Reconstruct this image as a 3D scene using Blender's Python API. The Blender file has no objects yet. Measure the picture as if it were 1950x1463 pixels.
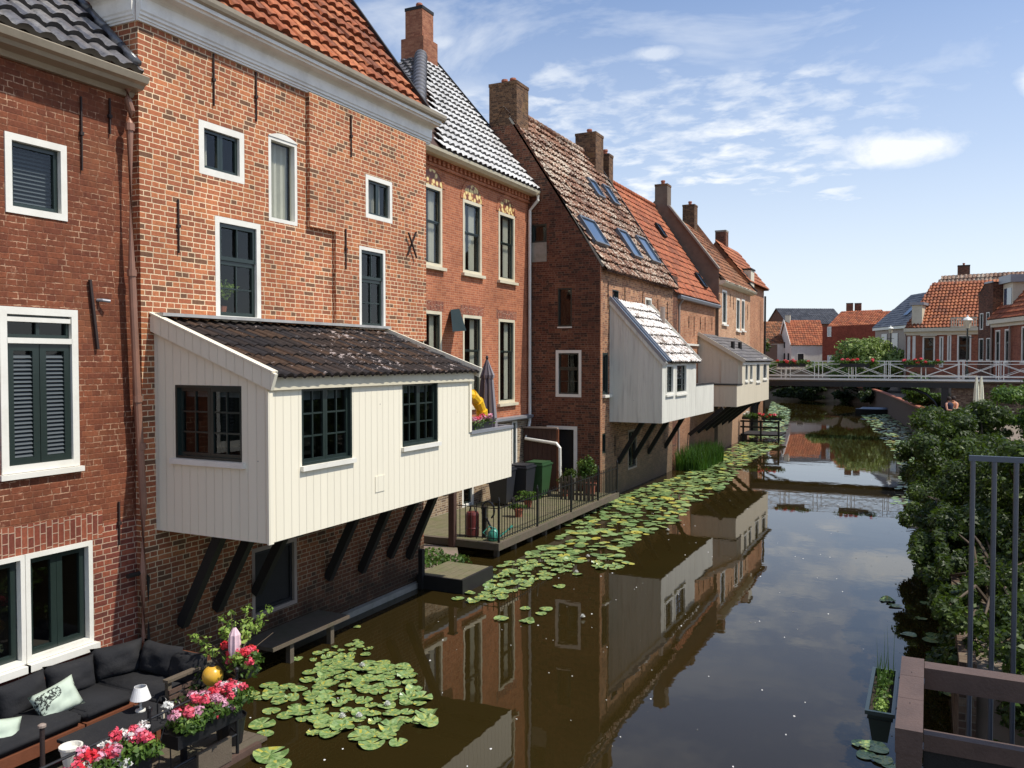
import bpy, bmesh, math, random
import numpy as np
from mathutils import Vector
rad=math.radians
S=bpy.context.scene
COL=S.collection
# ------------------------------------------------------------ camera, light, exposure
CAMZ=4.3; YAW=math.atan(795/1600); PIT=math.atan(45.5/1600)
cd=bpy.data.cameras.new("camera"); cam=bpy.data.objects.new("camera",cd); COL.objects.link(cam)
cam.location=(0,0,CAMZ); cam.rotation_euler=(rad(90)-PIT,0,YAW)
cd.sensor_width=36; cd.lens=1600/1950*36; cd.clip_start=.05; cd.clip_end=6000
S.camera=cam
S.render.engine='CYCLES'
S.cycles.max_bounces=8; S.cycles.transparent_max_bounces=12
S.view_settings.view_transform='Standard'; S.view_settings.look='None'
S.view_settings.exposure=0.07; S.view_settings.gamma=1.0
SUN=Vector((.538,.125,.834)).normalized()
W=bpy.data.worlds.new("World"); S.world=W; W.use_nodes=True
sl=bpy.data.lights.new("sun",'SUN'); sl.energy=4.5; sl.angle=rad(.5); sl.color=(1,.955,.865)
so=bpy.data.objects.new("sun",sl); COL.objects.link(so); so.rotation_euler=SUN.to_track_quat('Z','Y').to_euler()
so.location=(20,0,30)

class NT:
    """small node helper"""
    def __init__(s,tree): s.t=tree; s.n=tree.nodes; s.l=tree.links
    def node(s,typ,ins=None,**kw):
        n=s.n.new(typ)
        for k,v in kw.items(): setattr(n,k,v)
        if ins:
            for k,v in ins.items(): s.set(n.inputs[k],v)
        return n
    def set(s,sock,v):
        if isinstance(v,bpy.types.NodeSocket): s.l.new(v,sock)
        elif isinstance(v,(tuple,list)) and sock.type=='RGBA' and len(v)==3: sock.default_value=(*v,1)
        else: sock.default_value=v
    def m(s,op,a,b=0.0,c=0.0,clamp=False):
        n=s.node('ShaderNodeMath',operation=op,use_clamp=clamp); s.set(n.inputs[0],a); s.set(n.inputs[1],b); s.set(n.inputs[2],c); return n.outputs[0]
    def mix(s,f,a,b,bt='MIX'):
        n=s.node('ShaderNodeMix',data_type='RGBA',blend_type=bt,clamp_factor=True)
        s.set(n.inputs[0],f); s.set(n.inputs[6],a); s.set(n.inputs[7],b); return n.outputs[2]
    def ramp(s,f,stops,interp='LINEAR'):
        n=s.node('ShaderNodeValToRGB'); cr=n.color_ramp; cr.interpolation=interp
        while len(cr.elements)<len(stops): cr.elements.new(.5)
        for e,(p,c) in zip(cr.elements,stops):
            e.position=p; e.color=(*c,1) if isinstance(c,(tuple,list)) else (c,c,c,1)
        s.set(n.inputs[0],f); return n.outputs[0]
    def noise(s,vec,scale,detail=3,rough=.55,dist=0.,out=0):
        n=s.node('ShaderNodeTexNoise',{'Scale':scale,'Detail':detail,'Roughness':rough,'Distortion':dist})
        if vec is not None: s.l.new(vec,n.inputs['Vector'])
        return n.outputs[out]
    def sep(s,v): n=s.node('ShaderNodeSeparateXYZ'); s.l.new(v,n.inputs[0]); return n.outputs
    def comb(s,x,y,z=0.): n=s.node('ShaderNodeCombineXYZ'); s.set(n.inputs[0],x); s.set(n.inputs[1],y); s.set(n.inputs[2],z); return n.outputs[0]
    def scl(s,v,f): n=s.node('ShaderNodeVectorMath',operation='MULTIPLY'); s.l.new(v,n.inputs[0]); n.inputs[1].default_value=f; return n.outputs[0]

w=NT(W.node_tree); w.n.clear()
sky=w.node('ShaderNodeTexSky',sky_type='NISHITA',sun_disc=False); sky.sun_elevation=math.asin(SUN.z); sky.sun_rotation=math.atan2(SUN.x,SUN.y)
sky.altitude=0; sky.air_density=1.0; sky.dust_density=.6; sky.ozone_density=1.6
tc=w.node('ShaderNodeTexCoord').outputs['Generated']
sx,sy,sz=w.sep(tc)
zz=w.m('MAXIMUM',sz,.015)
pxy=w.comb(w.m('DIVIDE',sx,w.m('ADD',zz,.10)),w.m('DIVIDE',sy,w.m('ADD',zz,.10)))
wis=w.noise(w.scl(pxy,(1.2,1.5,1)),1.3,6,.62,.5)
big=w.noise(w.scl(pxy,(.5,.42,1)),1.0,4,.6,.3)
rip=w.noise(w.scl(pxy,(2.6,2.9,1)),2.9,5,.58,.25)
wis=w.noise(w.scl(pxy,(1.2,1.5,1)),1.3,6,.62,.5)
az=w.m('DIVIDE',sx,w.m('MAXIMUM',sy,.05))
azm=w.node('ShaderNodeMapRange',{'Value':w.m('ADD',az,w.m('MULTIPLY',w.m('SUBTRACT',big,.5),.7)),'From Min':-.16,'From Max':.06,'To Min':1.,'To Max':.12}).outputs[0]
band=w.m('MULTIPLY',azm,w.m('MULTIPLY',w.ramp(w.m('ADD',sz,w.m('MULTIPLY',w.m('SUBTRACT',wis,.5),.22)),[(.15,.0),(.215,1.),(.29,.95),(.335,.06)]),w.ramp(big,[(.34,0.45),(.52,1.)])))
f1=w.m('MULTIPLY',band,w.ramp(rip,[(.36,0.),(.66,1.)]))
f2=w.m('MULTIPLY',w.ramp(wis,[(.47,0.),(.74,1.)]),w.ramp(sz,[(.15,.45),(.36,.62),(.6,.4)]))
veil=w.m('MULTIPLY',w.ramp(w.noise(w.scl(pxy,(.35,.5,1)),.9,4,.55,.4),[(.40,0.),(.75,1.)]),w.ramp(sz,[(.1,.4),(.30,.36),(.40,.14)]))
f=w.m('MINIMUM',w.m('ADD',w.m('MULTIPLY',f1,.8),w.m('MAXIMUM',f2,veil)),.92)
lowc=w.ramp(sz,[(0.,.70),(.10,.60),(.22,.34),(.40,.08)])
cum=w.noise(w.comb(sx,sy,w.m('MULTIPLY',sz,1.6)),16,6,.62,.2)
f3=None
for (a0,z0,wa,wz) in ((-.035,.222,.085,.024),(.115,.27,.05,.022),(-.62,.35,.05,.012),(-.30,.335,.05,.010)):
    g=w.m('ADD',w.m('POWER',w.m('DIVIDE',w.m('ABSOLUTE',w.m('SUBTRACT',az,a0)),wa),2.),w.m('POWER',w.m('DIVIDE',w.m('ABSOLUTE',w.m('SUBTRACT',sz,z0)),wz),2.))
    q=w.m('MULTIPLY',w.m('EXPONENT',w.m('MULTIPLY',g,-1.)),1.)
    q=w.m('MULTIPLY',w.ramp(w.m('MULTIPLY',q,w.m('ADD',.1,w.m('MULTIPLY',cum,1.6))),[(.25,0.),(.8,1.)]),.95 if wa>.04 and z0<.3 else .6)
    f3=q if f3 is None else w.m('MAXIMUM',f3,q)
ff=w.m('MAXIMUM',w.m('MAXIMUM',w.m('MULTIPLY',f,w.ramp(sz,[(.0,.35),(.2,1.)])),lowc),f3)
skc=w.mix(1.0,sky.outputs[0],(.86,.96,1.10),'MULTIPLY')
fin=w.mix(ff,skc,(7.0,7.25,7.5))
bg=w.node('ShaderNodeBackground',{'Color':fin,'Strength':.138})
ow=w.node('ShaderNodeOutputWorld'); w.l.new(bg.outputs[0],ow.inputs[0])

# ------------------------------------------------------------ pixel measuring helper: turns a measured photo point into a point on a real plane
_f=Vector((-math.sin(YAW)*math.cos(PIT),math.cos(YAW)*math.cos(PIT),-math.sin(PIT)))
_r=Vector((math.cos(YAW),math.sin(YAW),0)); _u=_r.cross(_f)
C0=Vector((0,0,CAMZ))
def ray(u,v): return _f*1600+_r*(u-975)-_u*(v-731.5)
def onX(u,v,x): q=ray(u,v); return C0+q*(x/q.x)
def onY(u,v,y): q=ray(u,v); return C0+q*(y/q.y)
def onZ(u,v,h=0.): q=ray(u,v); return C0+q*((h-CAMZ)/q.z)
def lin(*c): return tuple(((x/255)/12.92 if x/255<.04045 else ((x/255+.055)/1.055)**2.4) for x in c)

class Frame:
    """local wall frame: s along the wall, o outwards, z up"""
    def __init__(s,x,y,sd,od): s.p=Vector((x,y,0)); s.sd=Vector((*sd,0)).normalized(); s.od=Vector((*od,0)).normalized()
    def __call__(s,a,o,z): return s.p+s.sd*a+s.od*o+Vector((0,0,z))
    def hit(s,u,v,o=0.):
        q=ray(u,v); p=s.p+s.od*o; t=(p-C0).dot(s.od)/q.dot(s.od); h=C0+q*t
        return ((h-s.p).dot(s.sd),h.z)
    def rect(s,u0,v0,u1,v1,o=0.):
        a=s.hit(u0,v0,o); b=s.hit(u1,v1,o)
        return (min(a[0],b[0]),max(a[0],b[0]),min(a[1],b[1]),max(a[1],b[1]))
FX=lambda x: Frame(x,0,(0,1),(1,0))      # wall facing the canal (+X)
FY=lambda y: Frame(0,y,(1,0),(0,-1))     # wall facing the photographer's bridge (-Y)
WORLD=Frame(0,0,(1,0),(0,1))

# ------------------------------------------------------------ mesh building
class MB:
    def __init__(s): s.v=[]; s.f=[]; s.uv={}
    def poly(s,pts,uv=None):
        i=len(s.v); s.v+= [tuple(p) for p in pts]; s.f.append(tuple(range(i,i+len(pts))))
        if uv: s.uv[len(s.f)-1]=uv
    def box(s,F,a0,a1,o0,o1,z0,z1):
        i=len(s.v)
        for z in (z0,z1):
            for (a,o) in ((a0,o0),(a1,o0),(a1,o1),(a0,o1)): s.v.append(tuple(F(a,o,z)))
        for q in ((0,3,2,1),(4,5,6,7),(0,1,5,4),(1,2,6,5),(2,3,7,6),(3,0,4,7)): s.f.append(tuple(i+k for k in q))
        return s
    def bar(s,a,b,w,h=None,up=Vector((0,0,1))):
        a=Vector(a); b=Vector(b); h=h or w; d=(b-a).normalized()
        x=d.cross(up)
        if x.length<1e-4: x=d.cross(Vector((0,1,0)))
        x.normalize(); y=x.cross(d).normalized(); i=len(s.v)
        for p in (a,b):
            for (k,l) in ((-1,-1),(1,-1),(1,1),(-1,1)): s.v.append(tuple(p+x*k*w/2+y*l*h/2))
        for q in ((0,1,2,3),(7,6,5,4),(0,4,5,1),(1,5,6,2),(2,6,7,3),(3,7,4,0)): s.f.append(tuple(i+k for k in q))
        return s
    def tube(s,path,r,n=8):
        path=[Vector(p) for p in path]; m=len(path); R=r if isinstance(r,(list,tuple)) else [r]*m; base=len(s.v)
        for k,p in enumerate(path):
            d=(path[min(k+1,m-1)]-path[max(k-1,0)]).normalized()
            x=d.cross(Vector((0,0,1)))
            if x.length<1e-3: x=Vector((1,0,0))
            x.normalize(); y=x.cross(d).normalized()
            for j in range(n):
                t=2*math.pi*j/n; s.v.append(tuple(p+(x*math.cos(t)+y*math.sin(t))*R[k]))
        for k in range(m-1):
            for j in range(n):
                a=base+k*n+j; b=base+k*n+(j+1)%n; s.f.append((a,b,b+n,a+n))
        s.f.append(tuple(base+j for j in range(n))[::-1]); s.f.append(tuple(base+(m-1)*n+j for j in range(n)))
        return s
    def lathe(s,c,prof,n=16,sq=1.0):
        base=len(s.v); c=Vector(c)
        for (r,z) in prof:
            for j in range(n):
                t=2*math.pi*j/n; s.v.append((c.x+r*math.cos(t),c.y+r*sq*math.sin(t),c.z+z))
        for k in range(len(prof)-1):
            for j in range(n):
                a=base+k*n+j; b=base+k*n+(j+1)%n; s.f.append((a,b,b+n,a+n))
        s.f.append(tuple(base+j for j in range(n))[::-1]); s.f.append(tuple(base+(len(prof)-1)*n+j for j in range(n)))
        return s
    def prof(s,F,a0,a1,pts):
        """profile (o,z) extruded along the wall"""
        i=len(s.v); n=len(pts)
        for a in (a0,a1):
            for (o,z) in pts: s.v.append(tuple(F(a,o,z)))
        for k in range(n):
            l=(k+1)%n; s.f.append((i+k,i+l,i+n+l,i+n+k))
        s.f.append(tuple(i+k for k in range(n))); s.f.append(tuple(i+n+k for k in range(n))[::-1])
        return s
    def wall(s,F,a0,a1,z0,z1,holes=(),o=0.,depth=.14,outline=None):
        A=sorted({a0,a1,*[h[0] for h in holes],*[h[1] for h in holes]}); Z=sorted({z0,z1,*[h[2] for h in holes],*[h[3] for h in holes]})
        A=[x for x in A if a0-1e-6<=x<=a1+1e-6]; Z=[x for x in Z if z0-1e-6<=x<=z1+1e-6]
        for i in range(len(A)-1):
            for j in range(len(Z)-1):
                ca=(A[i]+A[i+1])/2; cz=(Z[j]+Z[j+1])/2
                if any(h[0]<ca<h[1] and h[2]<cz<h[3] for h in holes): continue
                P=[(A[i],Z[j]),(A[i+1],Z[j]),(A[i+1],Z[j+1]),(A[i],Z[j+1])]
                if outline: P=clip(P,outline)
                if len(P)>2: s.poly([F(a,o,z) for a,z in P])
        for (b0,b1,c0,c1) in holes:
            for p,q in (((b0,c0),(b1,c0)),((b1,c0),(b1,c1)),((b1,c1),(b0,c1)),((b0,c1),(b0,c0))):
                s.poly([F(p[0],o,p[1]),F(q[0],o,q[1]),F(q[0],o-depth,q[1]),F(p[0],o-depth,p[1])])
        return s
    def build(s,name,mat,parent=None,smooth=False,recalc=True):
        me=bpy.data.meshes.new(name); off=Vector(parent['_w']) if parent is not None and '_w' in parent else Vector((0,0,0))
        me.from_pydata([(x-off.x,y-off.y,z-off.z) for x,y,z in s.v],[],s.f)
        if recalc and len(s.f)<60000:
            bm=bmesh.new(); bm.from_mesh(me); bmesh.ops.recalc_face_normals(bm,faces=bm.faces); bm.to_mesh(me); bm.free()
        uvl=me.uv_layers.new(name='UVMap')
        nl=len(me.loops); co=np.empty(len(me.vertices)*3); me.vertices.foreach_get('co',co); co=co.reshape(-1,3)+np.array(off)
        li=np.empty(nl,dtype=np.int32); me.loops.foreach_get('vertex_index',li)
        nf=len(me.polygons); nrm=np.empty(nf*3); me.polygons.foreach_get('normal',nrm); nrm=nrm.reshape(-1,3)
        tot=np.empty(nf,dtype=np.int32); me.polygons.foreach_get('loop_total',tot)
        N=np.repeat(nrm,tot,axis=0); T=np.stack([-N[:,1],N[:,0],np.zeros(nl)],1); ln=np.linalg.norm(T,axis=1); flat=ln<.15
        T[flat]=(1,0,0); ln[flat]=1; T/=ln[:,None]; B=np.cross(N,T); B[flat]=(0,1,0)
        sg=np.where(np.abs(T[:,0])>np.abs(T[:,1]),np.sign(T[:,0]+1e-9),np.sign(T[:,1]+1e-9)); T*=sg[:,None]
        B*=np.where(B[:,2]<-.05,-1,1)[:,None]
        P=co[li]; uv=np.stack([(P*T).sum(1),(P*B).sum(1)],1)
        if s.uv:
            start=np.empty(nf,dtype=np.int32); me.polygons.foreach_get('loop_start',start)
            for k,q in s.uv.items():
                for j,x in enumerate(q): uv[start[k]+j]=x
        uvl.data.foreach_set('uv',uv.ravel().astype(np.float32))
        if smooth: me.polygons.foreach_set('use_smooth',[True]*nf)
        me.materials.append(mat)
        o=bpy.data.objects.new(name,me); COL.objects.link(o)
        if parent is not None:
            o.parent=parent
            if '_w' in parent: o['_w']=list(off)
        return o
def clip(P,O):
    n=len(O); area=sum(O[i][0]*O[(i+1)%n][1]-O[(i+1)%n][0]*O[i][1] for i in range(n)); sg=1 if area>0 else -1
    for i in range(n):
        a=O[i]; b=O[(i+1)%n]; ins=lambda p: sg*((b[0]-a[0])*(p[1]-a[1])-(b[1]-a[1])*(p[0]-a[0]))
        Q=[]
        for k in range(len(P)):
            p=P[k]; q=P[(k+1)%len(P)]; ip,iq=ins(p),ins(q)
            if ip>=-1e-9: Q.append(p)
            if (ip>1e-9 and iq<-1e-9) or (ip<-1e-9 and iq>1e-9):
                t=ip/(ip-iq); Q.append((p[0]+(q[0]-p[0])*t,p[1]+(q[1]-p[1])*t))
        P=Q
        if not P: return P
    return P
def thing(name,label,cat,loc,group=None):
    o=bpy.data.objects.new(name,None); COL.objects.link(o); o.location=loc; o['_w']=list(loc); o['label']=label; o['category']=cat
    o.empty_display_size=.3
    if group: o['group']=group
    return o
def tag(o,label,cat,group=None,kind=None):
    if label: o['label']=label
    if cat: o['category']=cat
    if group: o['group']=group
    if kind: o['kind']=kind
    return o
def clone(root,loc,rz=0,label=None,scale=None):
    r=root.copy(); COL.objects.link(r); r.location=loc; r.rotation_euler=(0,0,rz)
    if scale: r.scale=(scale,)*3
    if label: r['label']=label
    for ch in list(root.children):
        c=ch.copy(); COL.objects.link(c); c.parent=r
        for g in ch.children: d=g.copy(); COL.objects.link(d); d.parent=c
    return r

# ------------------------------------------------------------ materials
def newmat(name):
    m=bpy.data.materials.new(name); m.use_nodes=True; t=NT(m.node_tree); b=t.n['Principled BSDF']; return m,t,b
def coords(t,kind='Object'):
    if kind=='UV': return t.node('ShaderNodeTexCoord').outputs['UV']
    g=t.node('ShaderNodeNewGeometry'); return g.outputs['Position']
def plain(name,col,rough=.6,var=.15,scale=6.,metal=0.,bump=.0,spec=.5,dirt=None,dirt_amt=.5):
    m,t,b=newmat(name); p=coords(t)
    n=t.noise(p,scale,4,.6)
    c=t.mix(n,tuple(x*(1-var) for x in col),tuple(min(1,x*(1+var)) for x in col))
    if dirt:
        n2=t.noise(p,2.3,6,.7); c=t.mix(t.m('MULTIPLY',t.ramp(n2,[(.45,0.),(.7,1.)]),dirt_amt),c,dirt)
    t.set(b.inputs['Base Color'],c); b.inputs['Roughness'].default_value=rough; b.inputs['Metallic'].default_value=metal
    b.inputs['Specular IOR Level'].default_value=spec
    if bump:
        bn=t.node('ShaderNodeBump',{'Strength':bump,'Distance':.01,'Height':t.noise(p,scale*6,4,.6)}); t.l.new(bn.outputs[0],b.inputs['Normal'])
    return m
def desat(c,k=.22,g=1.0):
    l=.35*c[0]+.45*c[1]+.2*c[2]; sat=min(1,max(0,(max(c)-min(c))/max(max(c),.01)*1.4)); return tuple((x*(1-k)+l*k)*g*(1+(q-1)*sat) for x,q in zip(c,(1.0,1.08,.90)))
def brick(name,cols,mortar,W=.22,H=.072,mw=.011,mvar=.3,stain=None,stain_s=.7,low=None,soft=.004,painted=0.,warp=.006,vert=False,pale=None):
    cols=[desat(c,.10,1.05) for c in cols]
    m,t,b=newmat(name); uv=coords(t,'UV'); pos=coords(t)
    nz=t.noise(pos,9.,3,.6,out=1); nz2=t.node('ShaderNodeVectorMath',operation='SUBTRACT'); t.l.new(nz,nz2.inputs[0]); nz2.inputs[1].default_value=(.5,.5,.5)
    ad=t.node('ShaderNodeVectorMath',operation='MULTIPLY_ADD'); t.l.new(nz2.outputs[0],ad.inputs[0]); ad.inputs[1].default_value=(warp*2,warp*2,0); t.l.new(uv,ad.inputs[2])
    u,v,_=t.sep(ad.outputs[0])
    if vert: u,v=v,u
    r=t.m('DIVIDE',v,H); row=t.m('FLOOR',r); fr=t.m('SUBTRACT',r,row)
    odd=t.m('FLOORED_MODULO',row,2.); wd=t.m('MULTIPLY',t.m('SUBTRACT',1.,t.m('MULTIPLY',odd,.5)),W)
    sh=t.node('ShaderNodeTexWhiteNoise',noise_dimensions='1D'); t.l.new(row,sh.inputs['W'])
    q=t.m('ADD',t.m('DIVIDE',u,wd),t.m('ADD',t.m('MULTIPLY',odd,.25),t.m('MULTIPLY',sh.outputs[0],.5))); cl=t.m('FLOOR',q); fc=t.m('SUBTRACT',q,cl)
    dv=t.m('MULTIPLY',t.m('MINIMUM',fr,t.m('SUBTRACT',1.,fr)),H); du=t.m('MULTIPLY',t.m('MINIMUM',fc,t.m('SUBTRACT',1.,fc)),wd)
    d=t.m('MINIMUM',dv,du)
    mk=t.node('ShaderNodeMapRange',{'Value':t.m('ADD',d,t.m('MULTIPLY',t.m('SUBTRACT',t.noise(pos,40.,2),.5),.006)),'From Min':mw/2-soft/2,'From Max':mw/2+soft/2,'To Min':1.,'To Max':0.},interpolation_type='SMOOTHSTEP').outputs[0]
    wn=t.node('ShaderNodeTexWhiteNoise',noise_dimensions='2D'); t.l.new(t.comb(cl,row),wn.inputs['Vector'])
    n=len(cols); bc=t.ramp(wn.outputs['Value'],[(i/n,c) for i,c in enumerate(cols)],'CONSTANT')
    bc=t.mix(1.,bc,t.ramp(t.noise(pos,26.,4,.65),[(.25,.72),(.75,1.25)]),'MULTIPLY')
    mc=t.mix(t.m('MULTIPLY',t.ramp(t.noise(pos,1.6,4,.6),[(.35,0.),(.7,1.)]),mvar),mortar,tuple(x*.35 for x in mortar))
    if painted:
        pm=t.ramp(t.noise(pos,5.5,5,.75),[(.50,0.),(.60,1.)]); mk_c=t.m('MULTIPLY',mk,t.m('ADD',.10,t.m('MULTIPLY',pm,.8)))
    else: mk_c=mk
    c=t.mix(mk_c,bc,mc)
    c=t.mix(1.,c,t.ramp(t.noise(pos,.9,5,.6),[(.3,.74),(.7,1.12)]),'MULTIPLY')
    c=t.mix(t.ramp(t.noise(t.scl(pos,(1.6,1.6,.5)),1.2,6,.7),[(.60,0.),(.72,.30)]),c,tuple(x*q for x,q in zip(cols[0],(.55,.5,.45))))
    if stain:
        c=t.mix(t.m('MULTIPLY',t.ramp(t.noise(pos,.8,6,.72,.3),[(.56,0.),(.68,1.)]),stain_s),c,stain)
    if pale:
        c=t.mix(t.m('MULTIPLY',t.ramp(t.noise(pos,5.,5,.75),[(.60,0.),(.70,1.)]),.55),c,pale)
    if low:   # algae and damp near the water line, deepened with painted under-kitchen shade
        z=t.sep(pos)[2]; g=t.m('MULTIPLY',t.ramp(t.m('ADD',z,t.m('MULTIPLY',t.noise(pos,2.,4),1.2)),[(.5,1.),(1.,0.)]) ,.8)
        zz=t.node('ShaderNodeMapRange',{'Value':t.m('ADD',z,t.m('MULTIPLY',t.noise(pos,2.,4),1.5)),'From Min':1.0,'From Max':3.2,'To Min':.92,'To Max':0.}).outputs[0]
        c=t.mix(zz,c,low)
    t.set(b.inputs['Base Color'],c); b.inputs['Roughness'].default_value=.85; b.inputs['Specular IOR Level'].default_value=.25
    h=t.m('ADD',t.m('MULTIPLY',mk,-1.),t.m('MULTIPLY',t.noise(pos,34.,4,.6),.5))
    bn=t.node('ShaderNodeBump',{'Strength':.55,'Distance':.008,'Height':h}); t.l.new(bn.outputs[0],b.inputs['Normal'])
    return m
def tiles(name,cols,rough=.75,lichen=None,lamt=.6,lscale=3.,spec=.3,lth=(.5,.62),lip_shade=None):
    cols=[desat(c,.10,.85) for c in cols]; lip_shade=lip_shade or tuple(x*.30 for x in cols[0])
    m,t,b=newmat(name); uv=coords(t,'UV'); pos=coords(t); u,v,_=t.sep(uv)
    wn=t.node('ShaderNodeTexWhiteNoise',noise_dimensions='2D'); t.l.new(t.comb(t.m('FLOOR',u),t.m('FLOOR',v)),wn.inputs['Vector'])
    n=len(cols); c=t.ramp(wn.outputs['Value'],[(i/n,k) for i,k in enumerate(cols)],'CONSTANT')
    c=t.mix(1.,c,t.ramp(t.noise(pos,14.,5,.7),[(.28,.45),(.72,1.35)]),'MULTIPLY')
    c=t.mix(1.,c,t.ramp(t.noise(pos,.8,4,.6),[(.3,.72),(.7,1.12)]),'MULTIPLY')
    c=t.mix(t.ramp(t.noise(pos,7.,5,.7),[(.56,0.),(.70,.55)]),c,tuple(x*.35 for x in cols[0]))
    if lichen:
        l=t.ramp(t.m('ADD',t.m('MULTIPLY',t.noise(pos,lscale,6,.75),.75),t.m('MULTIPLY',t.noise(pos,.6,3),.25)),[(lth[0],0.),(lth[1],1.)])
        c=t.mix(t.m('MULTIPLY',l,lamt),c,lichen)
    c=t.mix(t.m('LESS_THAN',v,-500.),c,lip_shade)  # lip faces coloured dark to stand for shade under each course
    t.set(b.inputs['Base Color'],c); b.inputs['Roughness'].default_value=rough; b.inputs['Specular IOR Level'].default_value=spec
    bn=t.node('ShaderNodeBump',{'Strength':.4,'Distance':.01,'Height':t.noise(pos,30.,4,.6)}); t.l.new(bn.outputs[0],b.inputs['Normal'])
    return m
def boards(name,col,bw=.14,groove=.008,rough=.5,streak=.12,strc=None,stramt=.3):
    m,t,b=newmat(name); uv=coords(t,'UV'); pos=coords(t); u,v,_=t.sep(uv)
    q=t.m('DIVIDE',u,bw); cl=t.m('FLOOR',q); fc=t.m('SUBTRACT',q,cl)
    d=t.m('MULTIPLY',t.m('MINIMUM',fc,t.m('SUBTRACT',1.,fc)),bw)
    g=t.node('ShaderNodeMapRange',{'Value':d,'From Min':groove*.3,'From Max':groove,'To Min':0.,'To Max':1.},interpolation_type='SMOOTHSTEP').outputs[0]
    wn=t.node('ShaderNodeTexWhiteNoise',noise_dimensions='1D'); t.l.new(cl,wn.inputs['W'])
    vv=t.m('ADD',1.-streak/2,t.m('MULTIPLY',wn.outputs['Value'],streak))
    c=t.mix(1.,col,t.comb(vv,vv,vv),'MULTIPLY')
    st=t.noise(t.scl(pos,(9,9,.7)),1.,5,.65)
    c=t.mix(t.m('MULTIPLY',t.ramp(st,[(.5,0.),(.75,1.)]),stramt),c,strc or tuple(x*.6 for x in col))
    sp=t.node('ShaderNodeTexVoronoi',{'Scale':2.6}); t.l.new(pos,sp.inputs['Vector'])
    c=t.mix(t.ramp(sp.outputs['Distance'],[(.012,.8),(.03,0.)]),c,(.08,.06,.05))
    t.set(b.inputs['Base Color'],c); b.inputs['Roughness'].default_value=rough; b.inputs['Specular IOR Level'].default_value=.3
    bn=t.node('ShaderNodeBump',{'Strength':1.,'Distance':.006,'Height':g}); t.l.new(bn.outputs[0],b.inputs['Normal'])
    return m
def leafmat(name,c1,c2,trans=.35,rough=.5,c3=None):
    m,t,b=newmat(name); pos=coords(t)
    r=t.node('ShaderNodeNewGeometry').outputs['Random Per Island']
    f=t.m('ADD',t.m('MULTIPLY',t.noise(pos,1.3,3),.6),t.m('MULTIPLY',r,.4))
    st=[(.3,c1),(.65,c2)]+([(.85,c3)] if c3 else [])
    c=t.ramp(f,st); t.set(b.inputs['Base Color'],c); b.inputs['Roughness'].default_value=rough; b.inputs['Specular IOR Level'].default_value=.35
    tr=t.node('ShaderNodeBsdfTranslucent',{'Color':t.mix(.5,c,(.12,.2,.02))}); mx=t.node('ShaderNodeMixShader',{0:trans})
    t.l.new(b.outputs[0],mx.inputs[1]); t.l.new(tr.outputs[0],mx.inputs[2]); t.l.new(mx.outputs[0],t.n['Material Output'].inputs[0])
    return m
def glassmat(name,tint=(.75,.8,.8),rough=.02):
    m,t,b=newmat(name); t.n.remove(b)
    ge=t.node('ShaderNodeNewGeometry'); dt=t.node('ShaderNodeVectorMath',operation='DOT_PRODUCT'); t.l.new(ge.outputs['Normal'],dt.inputs[0]); t.l.new(ge.outputs['Incoming'],dt.inputs[1])
    fr=t.m('ADD',.03,t.m('MULTIPLY',.97,t.m('POWER',t.m('SUBTRACT',1.,t.m('ABSOLUTE',dt.outputs['Value'])),5.)))
    tr=t.node('ShaderNodeBsdfTransparent',{'Color':(*tint,1)}); gl=t.node('ShaderNodeBsdfGlossy',{'Roughness':rough,'Color':(.95,.97,1,1)})
    nb=t.node('ShaderNodeBump',{'Strength':.12,'Distance':.02,'Height':t.noise(coords(t),1.8,2)}); t.l.new(nb.outputs[0],gl.inputs['Normal'])
    mx=t.node('ShaderNodeMixShader',{0:t.m('MULTIPLY',fr,1.5)}); t.l.new(tr.outputs[0],mx.inputs[1]); t.l.new(gl.outputs[0],mx.inputs[2])
    t.l.new(mx.outputs[0],t.n['Material Output'].inputs[0]); return m

L=lin
M={}
M['brick1']=brick('worn red brown brick',[L(118,60,42),L(126,64,44),L(112,56,40),L(132,68,46),L(120,62,42)],L(210,168,136),H=.068,mvar=.6,painted=1.,stain=L(150,98,66),stain_s=.3,pale=L(176,132,104),warp=.012)
M['brick1b']=brick('red brick with pale joints',[L(138,66,52),L(120,56,48),L(150,74,55),L(108,54,48)],L(196,165,140),H=.068,mvar=.4,stain=L(170,130,115),stain_s=.35)
M['soldier']=brick('standing brick lintel',[L(140,66,50),L(122,58,48),L(152,76,56)],L(196,165,140),W=.23,H=.072,vert=True,warp=.002)
M['brick2']=brick('orange red handmade brick',[L(176,98,66),L(190,108,72),L(162,86,60),L(182,100,68),L(148,82,60),L(172,92,64),L(182,104,66),L(166,90,64),L(118,78,62)],L(240,212,174),H=.068,mw=.012,mvar=.25,low=L(44,36,26))  # low: damp colour darkened to include shade beneath the kitchen
M['brick3']=brick('smooth orange brick',[L(172,92,64),L(180,98,68),L(164,86,60),L(186,104,72)],L(206,160,130),H=.062,mw=.009,mvar=.3,warp=.002)
M['brick3c']=brick('chimney brick',[L(150,90,70),L(138,80,62),L(160,100,78)],L(150,110,90),H=.06,mw=.006)
M['brick3low']=brick('pale brown brick',[L(150,118,96),L(130,98,80),L(165,134,110),L(112,86,72)],L(196,182,160),H=.06,mw=.012)
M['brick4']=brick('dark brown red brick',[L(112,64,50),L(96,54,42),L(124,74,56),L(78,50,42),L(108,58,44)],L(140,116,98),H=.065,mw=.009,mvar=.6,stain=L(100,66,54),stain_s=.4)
M['brick4f']=brick('weathered canal brick',[L(172,112,86),L(150,94,72),L(182,124,94),L(128,82,66)],L(190,168,142),H=.065,mw=.010,mvar=.5,low=L(96,84,66),stain=L(130,96,76),stain_s=.5)
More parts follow.
